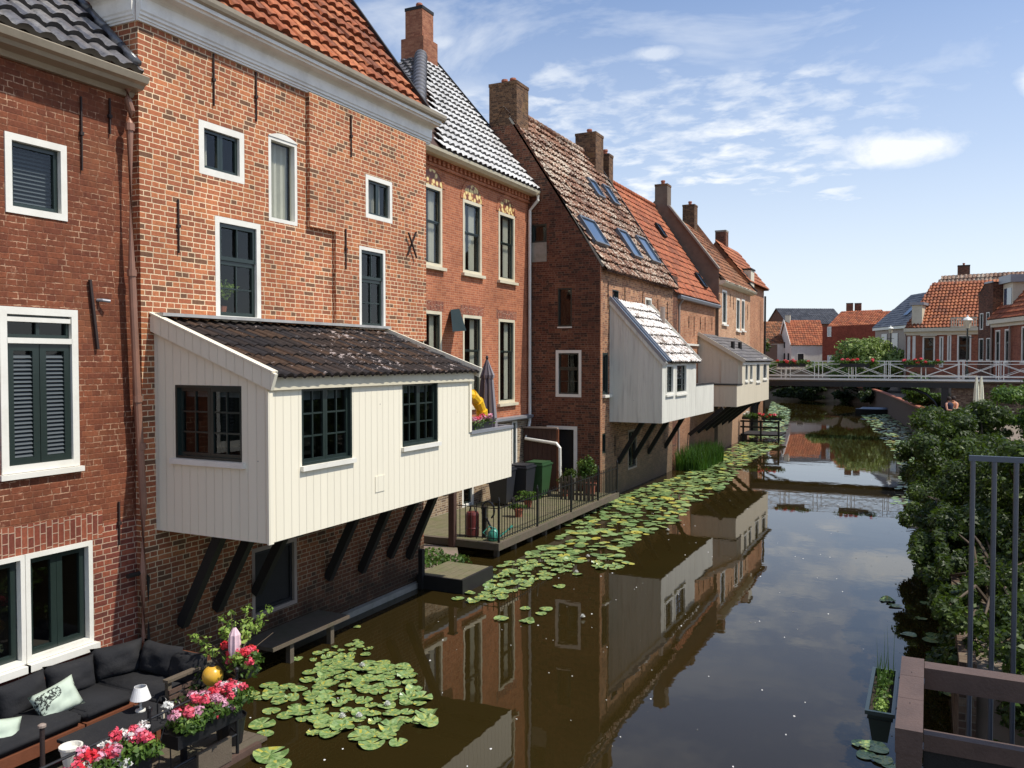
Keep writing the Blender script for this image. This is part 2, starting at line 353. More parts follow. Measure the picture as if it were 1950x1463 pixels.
M['brick5']=brick('sunlit brown brick',[L(176,108,80),L(160,96,70),L(184,120,90)],L(190,166,138),H=.066,mw=.010,low=L(110,86,66))  # mid brown is the brick's own colour
M['brick6']=brick('pale buff red brick',[L(196,140,112),L(184,124,98),L(204,150,122)],L(206,184,158),H=.066,mw=.010,low=L(150,120,96))
M['brickfar']=brick('far red brick',[L(152,82,64),L(140,72,58),L(160,90,70)],L(170,130,108),H=.075,mw=.008)
M['bricknew']=brick('modern dark red brick',[L(140,60,44),L(132,54,40),L(148,66,48)],L(120,62,48),H=.075,mw=.006)
M['chim']=brick('mossy chimney brick',[L(106,74,58),L(92,62,48),L(118,82,62),L(80,56,46)],L(128,106,84),H=.065,mw=.008,stain=L(128,104,58),stain_s=.45)
M['quaywall']=brick('old quay brick',[L(104,82,70),L(90,66,58),L(120,98,84),L(80,60,52)],L(120,108,92),H=.075,mw=.012,stain=L(60,54,44),stain_s=.5)
M['plastergrey']=plain('grey render gable',L(112,98,84),.9,.25,2.5,bump=.3,dirt=L(80,70,60))
M['tile_or']=tiles('orange clay pantile',[L(196,104,66),L(180,92,58),L(206,116,74),L(150,80,56),L(190,100,60)],lichen=L(110,76,58),lamt=.5,lscale=5)
M['tile_or2']=tiles('bright orange clay pantile',[L(196,100,62),L(186,90,54),L(204,110,70),L(160,82,54)],lichen=L(130,86,62),lamt=.4,lscale=4)
M['tile_li']=tiles('lichened clay pantile',[L(152,94,70),L(134,78,58),L(164,104,80),L(108,66,52)],lichen=L(212,198,176),lamt=.9,lscale=14.,lth=(.50,.58))
M['tile_or3']=tiles('brown orange pantile',[L(168,98,62),L(150,86,56),L(178,106,70),L(120,76,56)],lichen=L(130,100,60),lamt=.4,lscale=4)
M['tile_grey']=tiles('dark glazed pantile',[L(96,96,100),L(84,84,90),L(110,108,112)],rough=.28,spec=.8)
M['tile_grey1']=tiles('mid grey glazed pantile',[L(138,132,132),L(124,120,122),L(150,144,142)],rough=.3,spec=.8,lip_shade=L(24,22,24))
M['tile_hip']=plain('dark grey ridge tile',L(92,92,98),.6,.25,4,bump=.3)
M['tile_pale']=tiles('pale weathered glazed pantile',[L(240,236,232),L(246,242,238),L(226,222,218),L(238,232,228)],rough=.42,spec=.5,lip_shade=L(34,32,34),lichen=L(150,142,134),lamt=.45,lscale=5)  # near-white colour stands for sun glare on darker glazed tiles
M['tile_pale_sh']=tiles('grey glazed pantile',[L(128,128,134),L(112,112,120),L(140,140,144)],rough=.3,spec=.7)  # same roof's tiles, coloured darker for its shaded hip slope
M['tile_moss']=tiles('mossy dark pantile',[L(66,50,46),L(56,44,42),L(84,58,46),L(48,42,44)],rough=.85,lichen=L(196,180,172),lamt=.8,lscale=9.,lth=(.575,.62))
M['tile_wh']=tiles('lichen whitened pantile',[L(176,150,140),L(150,118,108),L(190,170,160)],lichen=L(232,226,218),lamt=.95,lscale=7,lth=(.42,.50))
M['slate']=tiles('dark slate',[L(88,88,94),L(76,76,82),L(98,98,104)],rough=.45,spec=.5)
M['slate2']=tiles('grey roofing felt',[L(120,112,110),L(108,102,102),L(128,120,118)],rough=.7)
M['boards']=boards('cream painted boards',L(236,227,204),.135,.006,streak=.03,stramt=.07,strc=L(200,188,160))
M['boards2']=boards('grey white painted boards',L(222,218,204),.16,.008,streak=.08,strc=L(150,142,134),stramt=.5)
M['boards3']=boards('beige painted boards',L(214,202,178),.18,.007,streak=.06,stramt=.25)
M['white']=plain('white paint',L(232,228,216),.4,.05,4,dirt=L(180,170,150),dirt_amt=.25)
M['cream']=plain('cream paint',L(214,204,178),.45,.06,4,dirt=L(160,150,124),dirt_amt=.3)
M['cornice']=plain('grey white cornice paint',L(236,232,222),.4,.06,2,dirt=L(160,150,136),dirt_amt=.35)
M['gutter']=plain('beige gutter paint',L(168,156,136),.35,.08,3,dirt=L(130,118,100),dirt_amt=.4)
M['frameg']=plain('grey window frame',L(96,102,108),.4,.1,5)
M['zinc']=plain('zinc',L(150,152,156),.4,.12,5,metal=.3)
M['green']=plain('dark green paint',L(34,46,42),.3,.15,8,spec=.6)
M['copper']=plain('weathered copper pipe',L(150,108,88),.45,.22,3,metal=.15,dirt=L(110,86,74))
M['greyp']=plain('grey plastic pipe',L(150,134,122),.5,.12,3)
M['iron']=plain('rusty iron',L(48,34,30),.75,.3,14,bump=.3)
M['black']=plain('black painted iron',L(26,26,28),.45,.2,10)
M['tar']=plain('tarred timber',L(26,23,20),.7,.4,8,bump=.4)
M['lead']=plain('lead flashing',L(168,166,162),.5,.2,6,dirt=L(110,105,98))
M['glass']=glassmat('window glass',(.84,.85,.82))
M['dglass']=glassmat('dark window glass',(.32,.36,.38))
M['dark']=plain('dark interior',L(30,28,28),.8,.2,3)
M['room']=plain('dim room surface',L(44,40,36),.9,.2,2)
M['curtain']=plain('pale net curtain',L(206,204,190),.9,.12,12)
M['curtainw']=plain('white roller blind',L(226,222,214),.9,.05,12)
M['louvre']=plain('dark grey louvre',L(64,72,76),.5,.1,5)
M['blind']=plain('grey slatted blind',L(84,92,98),.5,.06,5)
M['wood']=plain('red brown hardwood',L(112,66,44),.55,.25,9,bump=.3)
M['oldwood']=plain('weathered timber',L(96,84,70),.85,.3,9,bump=.5,dirt=L(70,76,48))
M['mosswood']=plain('mossy deck planks',L(112,104,78),.9,.3,9,bump=.5,dirt=L(90,98,52),dirt_amt=.7)
M['brownwood']=plain('brown stained beam',L(92,72,62),.6,.25,7,bump=.4,dirt=L(60,46,40))
M['fencewood']=plain('dark brown fence boards',L(74,50,40),.8,.25,9,bump=.4)
M['fabric']=plain('charcoal fabric',L(44,44,46),.95,.22,2.2,bump=1.0,spec=.1,dirt=L(64,62,60),dirt_amt=.35)
M['mint']=plain('pale green cushion cloth',L(184,196,178),.9,.06,20,spec=.1)
M['lamp']=plain('white lamp shade',L(236,234,230),.7,.03,5)
M['steel']=plain('galvanised steel bars',L(92,98,108),.4,.12,6,metal=.6)
M['bridgew']=plain('bridge white steel',L(236,236,226),.45,.1,6)
M['soil']=plain('soil',L(52,42,32),.95,.3,9)
M['stone']=plain('grey coping stone',L(150,144,132),.85,.15,6,bump=.4,dirt=L(90,92,66),dirt_amt=.5)
M['ground']=plain('paved ground',L(128,112,98),.9,.2,1.5,dirt=L(80,88,52),dirt_amt=.6)
M['binblack']=plain('black bin plastic',L(42,43,48),.45,.15,5)
M['bingreen']=plain('green bin plastic',L(48,78,46),.45,.15,5)
M['yellow']=plain('bright yellow plastic',L(240,190,40),.35,.06,5)
M['buoy']=plain('yellow glazed pottery',L(226,176,62),.3,.12,9,dirt=L(150,100,40),dirt_amt=.4)
M['pinkp']=plain('pale pink paper',L(224,190,196),.8,.08,14)
M['teal']=plain('teal plastic',L(60,140,120),.4,.1,8)
M['red']=plain('dull red plastic',L(100,38,36),.5,.15,8)
M['parasol']=plain('purple grey parasol cloth',L(74,64,70),.85,.1,10)
M['parasolp']=plain('pale grey parasol cloth',L(150,144,146),.85,.1,10)
M['parcream']=plain('cream parasol cloth',L(226,222,196),.85,.08,6)
M['terra']=plain('terracotta',L(160,96,72),.8,.15,7)
M['revet']=plain('brown timber revetment',L(84,62,48),.85,.3,5,bump=.4,dirt=L(70,60,44))
M['leafA']=leafmat('dark shrub leaf',L(40,52,18),L(68,86,28),.32,c3=L(124,144,54))
M['leafB']=leafmat('mid green leaf',L(52,76,30),L(92,122,48),c3=L(152,170,76))
M['leafD']=leafmat('deep shade leaf',L(26,36,18),L(48,62,30),c3=L(84,96,48))  # very dark green is the foliage's own colour
M['leafL']=leafmat('light leaf',L(84,104,48),L(150,168,92),c3=L(206,214,150))
M['leafC']=leafmat('young yellow green leaf',L(120,150,60),L(170,194,96))
M['reed']=leafmat('reed leaf',L(34,66,20),L(70,110,34))
M['stem']=plain('bark',L(88,74,58),.9,.2,9)
M['fpink']=leafmat('pink petal',L(236,70,96),L(244,110,130),.3)
M['fred']=leafmat('red petal',L(226,44,58),L(240,70,84),.3)
M['flpink']=leafmat('pale pink petal',L(238,150,180),L(246,190,206),.3)
M['fwhite']=leafmat('white petal',L(232,228,222),L(248,246,240),.3)
M['skin']=plain('skin',L(206,150,124),.6,.05,5)
M['cloth1']=plain('dark navy clothes',L(34,36,56),.9,.1,5)
M['cloth2']=plain('orange brown clothes',L(196,130,90),.9,.1,5)
M['hair']=plain('dark hair',L(44,32,26),.8,.1,5)
# lily pads
m,t,b=newmat('lily pad'); pos=coords(t)
rnd=t.node('ShaderNodeObjectInfo').outputs['Random']; isl=t.node('ShaderNodeNewGeometry').outputs['Random Per Island']
rr=t.m('FRACT',t.m('ADD',rnd,isl))
c=t.ramp(rr,[(0.,L(72,98,48)),(.3,L(98,128,68)),(.65,L(128,152,94)),(.88,L(148,160,84)),(.965,L(176,166,62))])
c=t.mix(t.ramp(t.noise(pos,30.,5,.7),[(.45,0.),(.75,.6)]),c,L(176,190,140))
c=t.mix(t.ramp(t.noise(pos,11.,5,.75),[(.60,0.),(.68,.8)]),c,L(120,96,46))
t.set(b.inputs['Base Color'],c); b.inputs['Roughness'].default_value=.38; b.inputs['Specular IOR Level'].default_value=.5
M['pad']=m
# water
m,t,b=newmat('canal water'); pos=coords(t)
mud=t.mix(t.noise(pos,.5,4),L(38,31,12),L(48,38,16))
t.set(b.inputs['Base Color'],mud); b.inputs['Roughness'].default_value=.015; b.inputs['IOR'].default_value=1.42; b.inputs['Specular IOR Level'].default_value=.5
hh=t.m('ADD',t.m('MULTIPLY',t.noise(t.scl(pos,(1,1,1)),1.3,3,.5),1.),t.m('MULTIPLY',t.noise(pos,6.,3,.5),.12))
bn=t.node('ShaderNodeBump',{'Strength':.016,'Distance':.1,'Height':hh}); t.l.new(bn.outputs[0],b.inputs['Normal'])
M['water']=m
# arch tympanum mosaic
m,t,b=newmat('patterned brick tympanum'); pos=coords(t)
v=t.node('ShaderNodeTexVoronoi',{'Scale':8.}); t.l.new(pos,v.inputs['Vector'])
t.set(b.inputs['Base Color'],t.ramp(v.outputs['Distance'],[(.38,L(232,208,140)),(.52,L(176,120,70)),(.62,L(120,66,44))])); M['tymp']=m
# printed cushion front
m,t,b=newmat('printed cushion cloth'); uv=coords(t,'UV'); pos=coords(t)
tc2=t.node('ShaderNodeTexCoord').outputs['Generated']; gx,gy,gz=t.sep(tc2)
dx=t.m('DIVIDE',t.m('SUBTRACT',gx,.5),.22); dz=t.m('DIVIDE',t.m('SUBTRACT',gz,.5),.36)
rd=t.m('SQRT',t.m('ADD',t.m('MULTIPLY',dx,dx),t.m('MULTIPLY',dz,dz)))
k=t.m('MULTIPLY',t.m('LESS_THAN',rd,1.),t.ramp(t.noise(pos,38.,3,.7),[(.46,0.),(.52,1.)]))
t.set(b.inputs['Base Color'],t.mix(k,L(186,198,180),L(40,44,40))); b.inputs['Roughness'].default_value=.9; M['print']=m

# ------------------------------------------------------------ roof tiles
def pantiles(O,e,g,Lr,Sr,tw=.24,th=.32,amp=.035,step=.035,K=6,poly=None,seed=0,jit=.004):
    """O eave corner, e along the eave, g up the slope; real S-curved tiles in overlapping courses"""
    e=Vector(e).normalized(); g=Vector(g).normalized(); n=e.cross(g).normalized()
    if n.z<0: n=-n
    O=Vector(O); mb=MB(); rng=random.Random(seed); nc=max(1,round(Lr/tw)); tw=Lr/nc; nr=max(1,round(Sr/th)); th=Sr/nr
    ph=[0.0,.10,.3,.5,.72,.9][:K] if K==6 else [k/K for k in range(K)]
    for j in range(nr):
        t0=j*th; t1=(j+1)*th+th*.06
        rows=[]
        jt=[(rng.uniform(-jit,jit),rng.uniform(-jit,jit)) for _ in range(nc+1)]
        base=len(mb.v)
        cols=[]
        for i in range(nc):
            for p in ph: cols.append((i,p))
        cols.append((nc-1,1.0))
        def hgt(p): return amp*(math.sin(2*math.pi*(p-.08))*.55 + (1.0 if p<.22 else 0)*.3*math.cos(p/.22*math.pi/2))
        for (t,hh) in ((t0,-.012),(t0,step),(t1,0.)):
            for (i,p) in cols:
                q=O+e*((i+p)*tw)+g*(t+jt[i][0])+n*(hh+hgt(p)+jt[i][1]); mb.v.append(tuple(q))
        m=len(cols)
        for r in range(2):
            for k in range(m-1):
                i,p=cols[k]; cx=(i+ (p+ (cols[k+1][1] if cols[k+1][0]==i else 1.0))/2)*tw; cy=(t0+t1)/2
                if poly and not inside((cx,cy),poly): continue
                a=base+r*m+k; mb.f.append((a,a+1,a+m+1,a+m))
                mb.uv[len(mb.f)-1]=[(i+.5,(j+.5) if r else -1000.)]*4  # flags the lip faces that take the painted shade colour
    return mb
def inside(p,P):
    c=False; n=len(P); j=n-1
    for i in range(n):
        if (P[i][1]>p[1])!=(P[j][1]>p[1]) and p[0]<(P[j][0]-P[i][0])*(p[1]-P[i][1])/(P[j][1]-P[i][1])+P[i][0]: c=not c
        j=i
    return c
def capline(mb,a,b,r=.1,seg=.33,n=8):
    """row of half round ridge tiles from a to b"""
    a=Vector(a); b=Vector(b); Lr=(b-a).length; k=max(1,round(Lr/seg)); d=(b-a)/k
    for i in range(k): mb.tube([a+d*i,a+d*(i+1.08)],[r*1.12,r*.92],n)
# ------------------------------------------------------------ windows
def muntins(mb,F,a0,a1,z0,z1,nx,nz,o,wd=.02,dp=.03):
    for k in range(1,nx): x=a0+(a1-a0)*k/nx; mb.box(F,x-wd/2,x+wd/2,o-dp,o,z0,z1)
    xs=[a0+(a1-a0)*k/nx for k in range(nx+1)]
    for k in range(1,nz):
        z=z0+(z1-z0)*k/nz
        for i in range(nx): mb.box(F,xs[i]+(wd/2 if i else 0),xs[i+1]-(wd/2 if i<nx-1 else 0),o-dp,o-.002,z-wd/2,z+wd/2)
def ring(mb,F,a0,a1,z0,z1,wd,o0,o1):
    mb.box(F,a0,a0+wd,o0,o1,z0,z1); mb.box(F,a1-wd,a1,o0,o1,z0,z1)
    mb.box(F,a0+wd,a1-wd,o0,o1,z0,z0+wd); mb.box(F,a0+wd,a1-wd,o0,o1,z1-wd,z1)
def window(par,F,R,casing='white',cw=.07,o=0.,proud=.0,sash='green',sw=.05,leaves=1,nx=1,nz=1,split=None,sill=None,glass='glass',curtain=None,blind=None,topmunt=1,name='window',depth=.1,siw=.06,label=None,back=.9):
    a0,a1,z0,z1=R
    mb=MB(); ring(mb,F,a0+.003,a1-.003,z0+.003,z1-.003,cw,o-depth,o+proud)
    wn=mb.build(name,M[casing],par)
    if label: wn['label']=label
    a0+=cw;a1-=cw;z0+=cw;z1-=cw
    if sash:
        sb=MB(); so_=o-depth+.055
        zs=[(z0,z1)] if not split else [(z0,z0+(z1-z0)*split),(z0+(z1-z0)*split,z1)]
        for q,(c0,c1) in enumerate(zs):
            lv=leaves if not (q==1 and topmunt==0) else 1
            for k in range(lv):
                b0=a0+(a1-a0)*k/lv; b1=a0+(a1-a0)*(k+1)/lv
                off=.0 if q==0 else .02
                ring(sb,F,b0+.002,b1-.002,c0+.002,c1-.002,sw,so_-.045+off,so_+off)
                NX=nx if q==0 else topmunt; NZ=nz if q==0 else 1
                muntins(sb,F,b0+sw,b1-sw,c0+sw,c1-sw,max(1,NX),NZ,so_-.005+off)
        sb.build('sash',M[sash],wn)
    g=MB(); oo=o-depth+.03; g.poly([F(a0,oo,z0),F(a1,oo,z0),F(a1,oo,z1),F(a0,oo,z1)]); g.build('pane',M[glass],wn)
    # shallow room box behind the glass
    if back:
        rb=MB(); ob=o-depth-back; of=o-depth-.004; x0,x1,y0,y1=a0-.05,a1+.05,z0-.05,z1+.05
        for q in (((x0,ob,y0),(x1,ob,y0),(x1,ob,y1),(x0,ob,y1)),((x0,of,y0),(x0,ob,y0),(x0,ob,y1),(x0,of,y1)),((x1,of,y0),(x1,ob,y0),(x1,ob,y1),(x1,of,y1)),((x0,of,y0),(x1,of,y0),(x1,ob,y0),(x0,ob,y0)),((x0,of,y1),(x1,of,y1),(x1,ob,y1),(x0,ob,y1))):
            rb.poly([F(*p) for p in q])
        rb.build('recess',M['room'],wn)
    if curtain:
        cb=MB(); n=26; x0=a0; oc=o-depth-.08
        for (s0,s1,key) in curtain:
            for k in range(n):
                p=s0+(s1-s0)*k/n; q=s0+(s1-s0)*(k+1)/n
                f=lambda t: F(a0+(a1-a0)*t,oc+.02*math.sin(t*70),0)
                A=f(p);B=f(q); cb.poly([(A.x,A.y,z0+.01),(B.x,B.y,z0+.01),(B.x,B.y,z1),(A.x,A.y,z1)])
        cb.build('curtain',M['curtain'],wn)
    if blind:
        bb=MB(); oc=o-depth-.06; kind,fr=blind
        if kind=='roll': bb.box(F,a0,a1,oc-.01,oc,z1-(z1-z0)*fr,z1); bb.build('blind',M['curtainw'],wn)
        else:
            n=int((z1-z0)*fr/.045)
            for k in range(n):
                z=z1-.02-k*.045; bb.poly([F(a0+.01,oc-.015,z),F(a1-.01,oc-.015,z),F(a1-.01,oc+.015,z-.028),F(a0+.01,oc+.015,z-.028)])
            bb.build('blind',M['blind'],wn)
    if sill:
        s=MB(); ex,ps,hh=sill; s.box(F,a0-cw-ex,a1+cw+ex,o-.02,o+ps,z0-cw-hh,z0-cw-.002); s.build('sill',M[casing if casing!='green' else 'white'],wn)
    return wn
def anchor(par,F,u,v0,v1,o=0.,x=False):
    a0,z1=F.hit(u,v0,o); a1,z0=F.hit(u,v1,o); mb=MB(); a=(a0+a1)/2
    if x:
        mb.bar(F(a-.13,o+.03,z0),F(a+.16,o+.03,z1),.03,.02); mb.bar(F(a-.13,o+.05,z1-.05),F(a+.14,o+.05,z0-.02),.03,.02)
    else:
        zm=(z0+z1)/2; mb.bar(F(a,o+.02,z0),F(a,o+.022,zm),.014,.02,up=F.od); mb.bar(F(a,o+.022,zm),F(a,o+.02,z1),.018,.02,up=F.od); mb.box(F,a-.022,a+.022,o,o+.04,zm-.02,zm+.02)
    mb.build('wall_anchor',M['iron'],par)
def pipe(par,path,r,mat,name='downpipe',n=10,collars=()):
    mb=MB(); mb.tube(path,r,n)
    for c in collars: c=Vector(c); mb.tube([c-Vector((0,0,.04)),c+Vector((0,0,.04))],r*1.25,n)
    return mb.build(name,M[mat],par,smooth=False)
def hull(mb,F,a0,a1,depth,z0,z1,front=False,left=True,right=True):
    D=-depth
    if left: mb.poly([F(a0,0,z0),F(a0,D,z0),F(a0,D,z1),F(a0,0,z1)])
    if right: mb.poly([F(a1,0,z0),F(a1,D,z0),F(a1,D,z1),F(a1,0,z1)])
    mb.poly([F(a0,D,z0),F(a1,D,z0),F(a1,D,z1),F(a0,D,z1)])
    if front: mb.poly([F(a0,0,z0),F(a1,0,z0),F(a1,0,z1),F(a0,0,z1)])
def chimney(par,x,y,z0,z1,wx,wy,mat='brick4',cap='stone',pots=1,base=None):
    c=MB(); c.box(WORLD,x-wx/2,x+wx/2,y-wy/2,y+wy/2,z0,z1)
    if base: h,e=base; c.box(WORLD,x-wx/2-e,x+wx/2+e,y-wy/2-e,y+wy/2+e,z0,z0+h)
    o=c.build('chimney',M[mat],par)
    k=MB(); k.box(WORLD,x-wx/2-.015,x+wx/2+.015,y-wy/2-.015,y+wy/2+.015,z1+.001,z1+.10); k.build('cap',M[cap],o) if o.parent and o.parent.parent is None else k.build('cap',M[cap],par)
    for i in range(pots):
        p=MB(); px=x+(i-(pots-1)/2)*.3; p.lathe((px,y,z1+.081),[(.10,0),(.09,.16),(.115,.18),(.1,.24)],10); p.build('chimney_pot',M['terra'],par)
    return o

# ============================================================ THE SETTING
wt=MB(); wt.poly([(-400,-60,0),(400,-60,0),(400,500,0),(-400,500,0)])
water=tag(wt.build('canal_water',M['water'],recalc=False),'dark still canal water mirroring houses and sky','water',kind='structure')
def slab(name,poly,z0,z1,mat,**kw):
    mb=MB(); n=len(poly); mb.poly([(x,y,z1) for x,y in poly])
    for i in range(n):
        a=poly[i];b=poly[(i+1)%n]; mb.poly([(a[0],a[1],z0),(b[0],b[1],z0),(b[0],b[1],z1),(a[0],a[1],z1)])
    return tag(mb.build(name,M[mat]),kind='structure',**kw)
slab('ground_left_bank',[(-8.96,-60),(-400,-60),(-400,60),(-12,60),(-9.8,48.2),(-9.8,39),(-9.8,32.2),(-9.8,23.95),(-11.6,23.95),(-11.6,16.5),(-9.2,13.6),(-9.2,-60)],-2,.03,'ground',label='paved ground under the canal houses',cat='ground')
slab('ground_right_bank',[(.45,9.4),(4.2,9.4),(4.2,-60),(400,-60),(400,500),(-400,500),(-400,99),(-60,99),(-16,95.5),(-8,93),(-5.2,89),(-3.2,76),(-1.55,63),(.45,46.9)],-2,1.25,'ground',label='ground along the right bank of the canal',cat='ground')
slab('street',[(1.5,52),(400,52),(400,499),(-399,499),(-399,110),(-30,108),(-12,104),(-3.0,94),(-1.2,76),(1.2,63)],1.0,3.2,'ground',label='street level behind the footbridge',cat='street')
# near right quay wall
q=MB(); q.box(WORLD,.30,.452,9.3,46.9,-1,1.33); tag(q.build('quay_wall',M['quaywall']),'old brick quay wall under the overhanging shrubs','wall')
# timber revetment beyond
rv=thing('timber_revetment','brown vertical board revetment along the far right bank','revetment',(.3,46.9,0))
pts=[(.38,46.9),(-1.62,63),(-3.28,76),(-5.3,89),(-8.1,93.2),(-16.1,95.7),(-40,98)]
b1=MB(); b2=MB()
for (a,b) in zip(pts,pts[1:]):
    a=Vector((*a,0));b=Vector((*b,0)); n=int((b-a).length/.35)
    for k in range(n):
        p=a+(b-a)*k/n; q_=a+(b-a)*(k+.93)/n; b1.bar(p+Vector((0,0,.55)),q_+Vector((0,0,.55)),.08,2.0)
    b2.bar(a+Vector((-.02,0,1.6)),b+Vector((-.02,0,1.6)),.3,.1)
b1.build('board_panel',M['revet'],rv); b2.build('cap_rail',M['terra'],rv)

# ============================================================ HOUSE 1 (left edge)
F1=FX(-8.82)
h1=thing('brick_house','worn red brown brick house at the left edge, above the black sofa','house',(-8.82,5.5,0))
def RR(F,uL,uR,pt,pb,o=0.):
    s=[F.hit(uL[0],uL[1],o)[0],F.hit(uR[0],uR[1],o)[0]]; return (min(s),max(s),F.hit(*pb,o)[1],F.hit(*pt,o)[1])
wA=RR(F1,(8,330),(127,360),(60,262),(60,412)); wB=RR(F1,(-2,700),(148,700),(100,588),(100,893)); wC=RR(F1,(-330,1150),(175,1130),(100,1044),(100,1247))
mb=MB(); mb.wall(F1,1.5,7.24,2.35,7.62,[wA,wB]); mb.build('wall',M['brick1'],h1)
mb=MB(); mb.wall(F1,1.5,7.24,.0,2.35,[wC]); hull(mb,F1,1.5,7.24,7,0,7.6); mb.build('lower_wall',M['brick1b'],h1)
zl=wC[3]; mb=MB(); mb.wall(F1,wC[0]-.3,wC[1]+.15,zl,zl+.32,[],o=.004); mb.build('lintel',M['soldier'],h1)
window(h1,F1,wA,cw=.075,sash='green',sw=.05,blind=('slat',.95),proud=.015)
w_=window(h1,F1,wB,cw=.08,sash=None,back=.5,sill=(.03,.06,.06),proud=.02,glass='dglass')
a0,a1,z0,z1=wB; zt=F1.hit(100,650)[1]; k=MB(); k.box(F1,a0+.08,a1-.08,-.1,.02,zt-.03,zt+.03); k.build('transom',M['white'],w_)
k=MB(); ring(k,F1,a0+.085,a1-.085,zt+.035,z1-.085,.035,-.07,-.03); k.box(F1,(a0+a1)/2-.02,(a0+a1)/2+.02,-.065,-.035,zt+.07,z1-.12); k.build('fanlight_sash',M['green'],w_)
k=MB(); k.box(F1,a0+.09,a1-.09,-.03,.01,z1-.16,z1-.11); k.build('vent_strip',M['white'],w_)
for s_ in (0,1):
    b0=a0+.085+(a1-a0-.17)*.5*s_+.004; b1_=b0+(a1-a0-.17)*.5-.008; c0,c1=z0+.085,zt-.035
    k=MB(); ring(k,F1,b0,b1_,c0,c1,.075,-.06,-.01)
    sh=k.build('shutter',M['green'],w_)
    k=MB(); n=int((c1-c0-.15)/.045)
    for i in range(n):
        z=c0+.08+i*.045; k.poly([F1(b0+.075,-.05,z+.035),F1(b1_-.075,-.05,z+.035),F1(b1_-.075,-.02,z),F1(b0+.075,-.02,z)])
    k.build('louvres',M['louvre'],w_)
a0,a1,z0,z1=wC; am=F1.hit(46,1150)[0]
for (b0,b1_) in ((a0,am),(am,a1)):
    window(h1,F1,(b0,b1_,z0,z1),cw=.055 if b1_==a1 else .05,sash='green',sw=.07,leaves=2 if b1_==a1 else 1,proud=.03,siw=.1,sill=(.03 if b1_==a1 else 0.,.10,.08),glass='glass',back=1.2)
for (u,v0,v1) in ((153,185,325),(207,188,256),(225,955,1038)): anchor(h1,F1,u,v0,v1)
a=F1.hit(168,533); c=F1.hit(183,665); mb=MB(); mb.bar(F1(a[0],.03,a[1]),F1(c[0],.03,c[1]),.03,.03,up=F1.od); mb.build('wall_anchor',M['iron'],h1)
a=F1.hit(185,572); mb=MB(); mb.tube([F1(a[0],0,a[1]),F1(a[0]+.03,.06,a[1]),F1(a[0]+.1,.1,a[1]-.01)],.02); mb.build('flue_vent',M['zinc'],h1)
# gutter, roof
mb=MB(); mb.prof(F1,1.5,7.22,[(0.,7.5),(.06,7.5),(.1,7.55),(.24,7.57),(.27,7.61),(.33,7.63),(.36,7.70),(.33,7.72),(.10,7.72),(0,7.70)]); mb.build('gutter',M['gutter'],h1)
E1=onX(0,52,-8.5).z; sl1=rad(43); g1=Vector((-math.cos(sl1),0,math.sin(sl1)))
mb=pantiles((-8.56,2.0,7.76),(0,1,0),g1,5.2,4.6,tw=.26,th=.36,amp=.05,step=.06,seed=1); rf=mb.build('roof',M['tile_grey1'],h1)
mb=MB(); a=Vector((-8.62,7.17,7.88)); capline(mb,a,a+g1*4.6,.055,.4); mb.build('verge_tiles',M['tile_grey'],rf,smooth=True)
mb=MB(); mb.poly([F1(1.5,0,7.6),F1(7.2,0,7.6),F1(7.2,-3.4,10.7),F1(1.5,-3.4,10.7)]); mb.poly([F1(1.5,-7,7.6),F1(7.2,-7,7.6),F1(7.2,-3.4,10.7),F1(1.5,-3.4,10.7)]); mb.build('roof_deck',M['fencewood'],rf)
# downpipe
X1=-8.68; P=[onX(*p,X1) for p in ((243,168),(243,190),(250,212),(247,235),(251,520),(262,760),(273,960),(272,1090))]
pipe(h1,P+[P[-1]-Vector((0,0,1.0))],.045,'copper',collars=[P[3]+Vector((0,0,-.05)),P[4],P[5],onX(269,850,X1)])
mb=MB(); P2=[onX(*p,X1-.02) for p in ((272,1090),(281,1100),(282,1225))]; mb.tube([onX(243,1098,X1),P2[0],P2[1],P2[2]],.03); mb.build('drain_pipe',M['tar'],h1)

# ============================================================ HOUSE 2 (main orange red house)
F2=FX(-8.69); Y0,Y1=7.24,13.67
h2=thing('brick_house','large orange red brick house with a wide white cornice behind the nearest hanging kitchen','house',(-8.69,Y0+3,0))
w1=F2.rect(378,226,466,352); w2=RR(F2,(410,500),(497,520),(450,418),(450,614)); w3=RR(F2,(511,300),(566,320),(540,266),(540,426)); w4=RR(F2,(690,380),(741,380),(715,340),(715,421)); w5=RR(F2,(678,550),(728,560),(703,473),(703,628))
wd=RR(F2,(480,1100),(566,1100),(520,1035),(520,1166))
mb=MB(); mb.wall(F2,Y0,Y1,-.5,8.6,[w1,w2,w3,w4,w5,wd])
sp,zp=F2.hit(584,432); sq=F2.hit(633,445)[0]
P8=.07
# proud brick panel: upper piece and lower piece
h_=[w4,w5]
mb.wall(F2,sp,sq,zp,8.44,[],o=P8); mb.wall(F2,sq,Y1-.0,4.66,8.44,h_,o=P8,depth=P8)
mb.poly([F2(sp,0,zp),F2(sp,P8,zp),F2(sp,P8,8.44),F2(sp,0,8.44)]); mb.poly([F2(sq,0,4.66),F2(sq,P8,4.66),F2(sq,P8,zp),F2(sq,0,zp)])
mb.poly([F2(sp,0,zp),F2(sp,P8,zp),F2(sq,P8,zp),F2(sq,0,zp)]); mb.poly([F2(sq,0,4.66),F2(sq,P8,4.66),F2(Y1,P8,4.66),F2(Y1,0,4.66)])
mb.poly([F2(Y1,0,4.66),F2(Y1,P8,4.66),F2(Y1,P8,8.44),F2(Y1,0,8.44)])
hull(mb,F2,Y0,Y1,7.4,-.5,8.6)
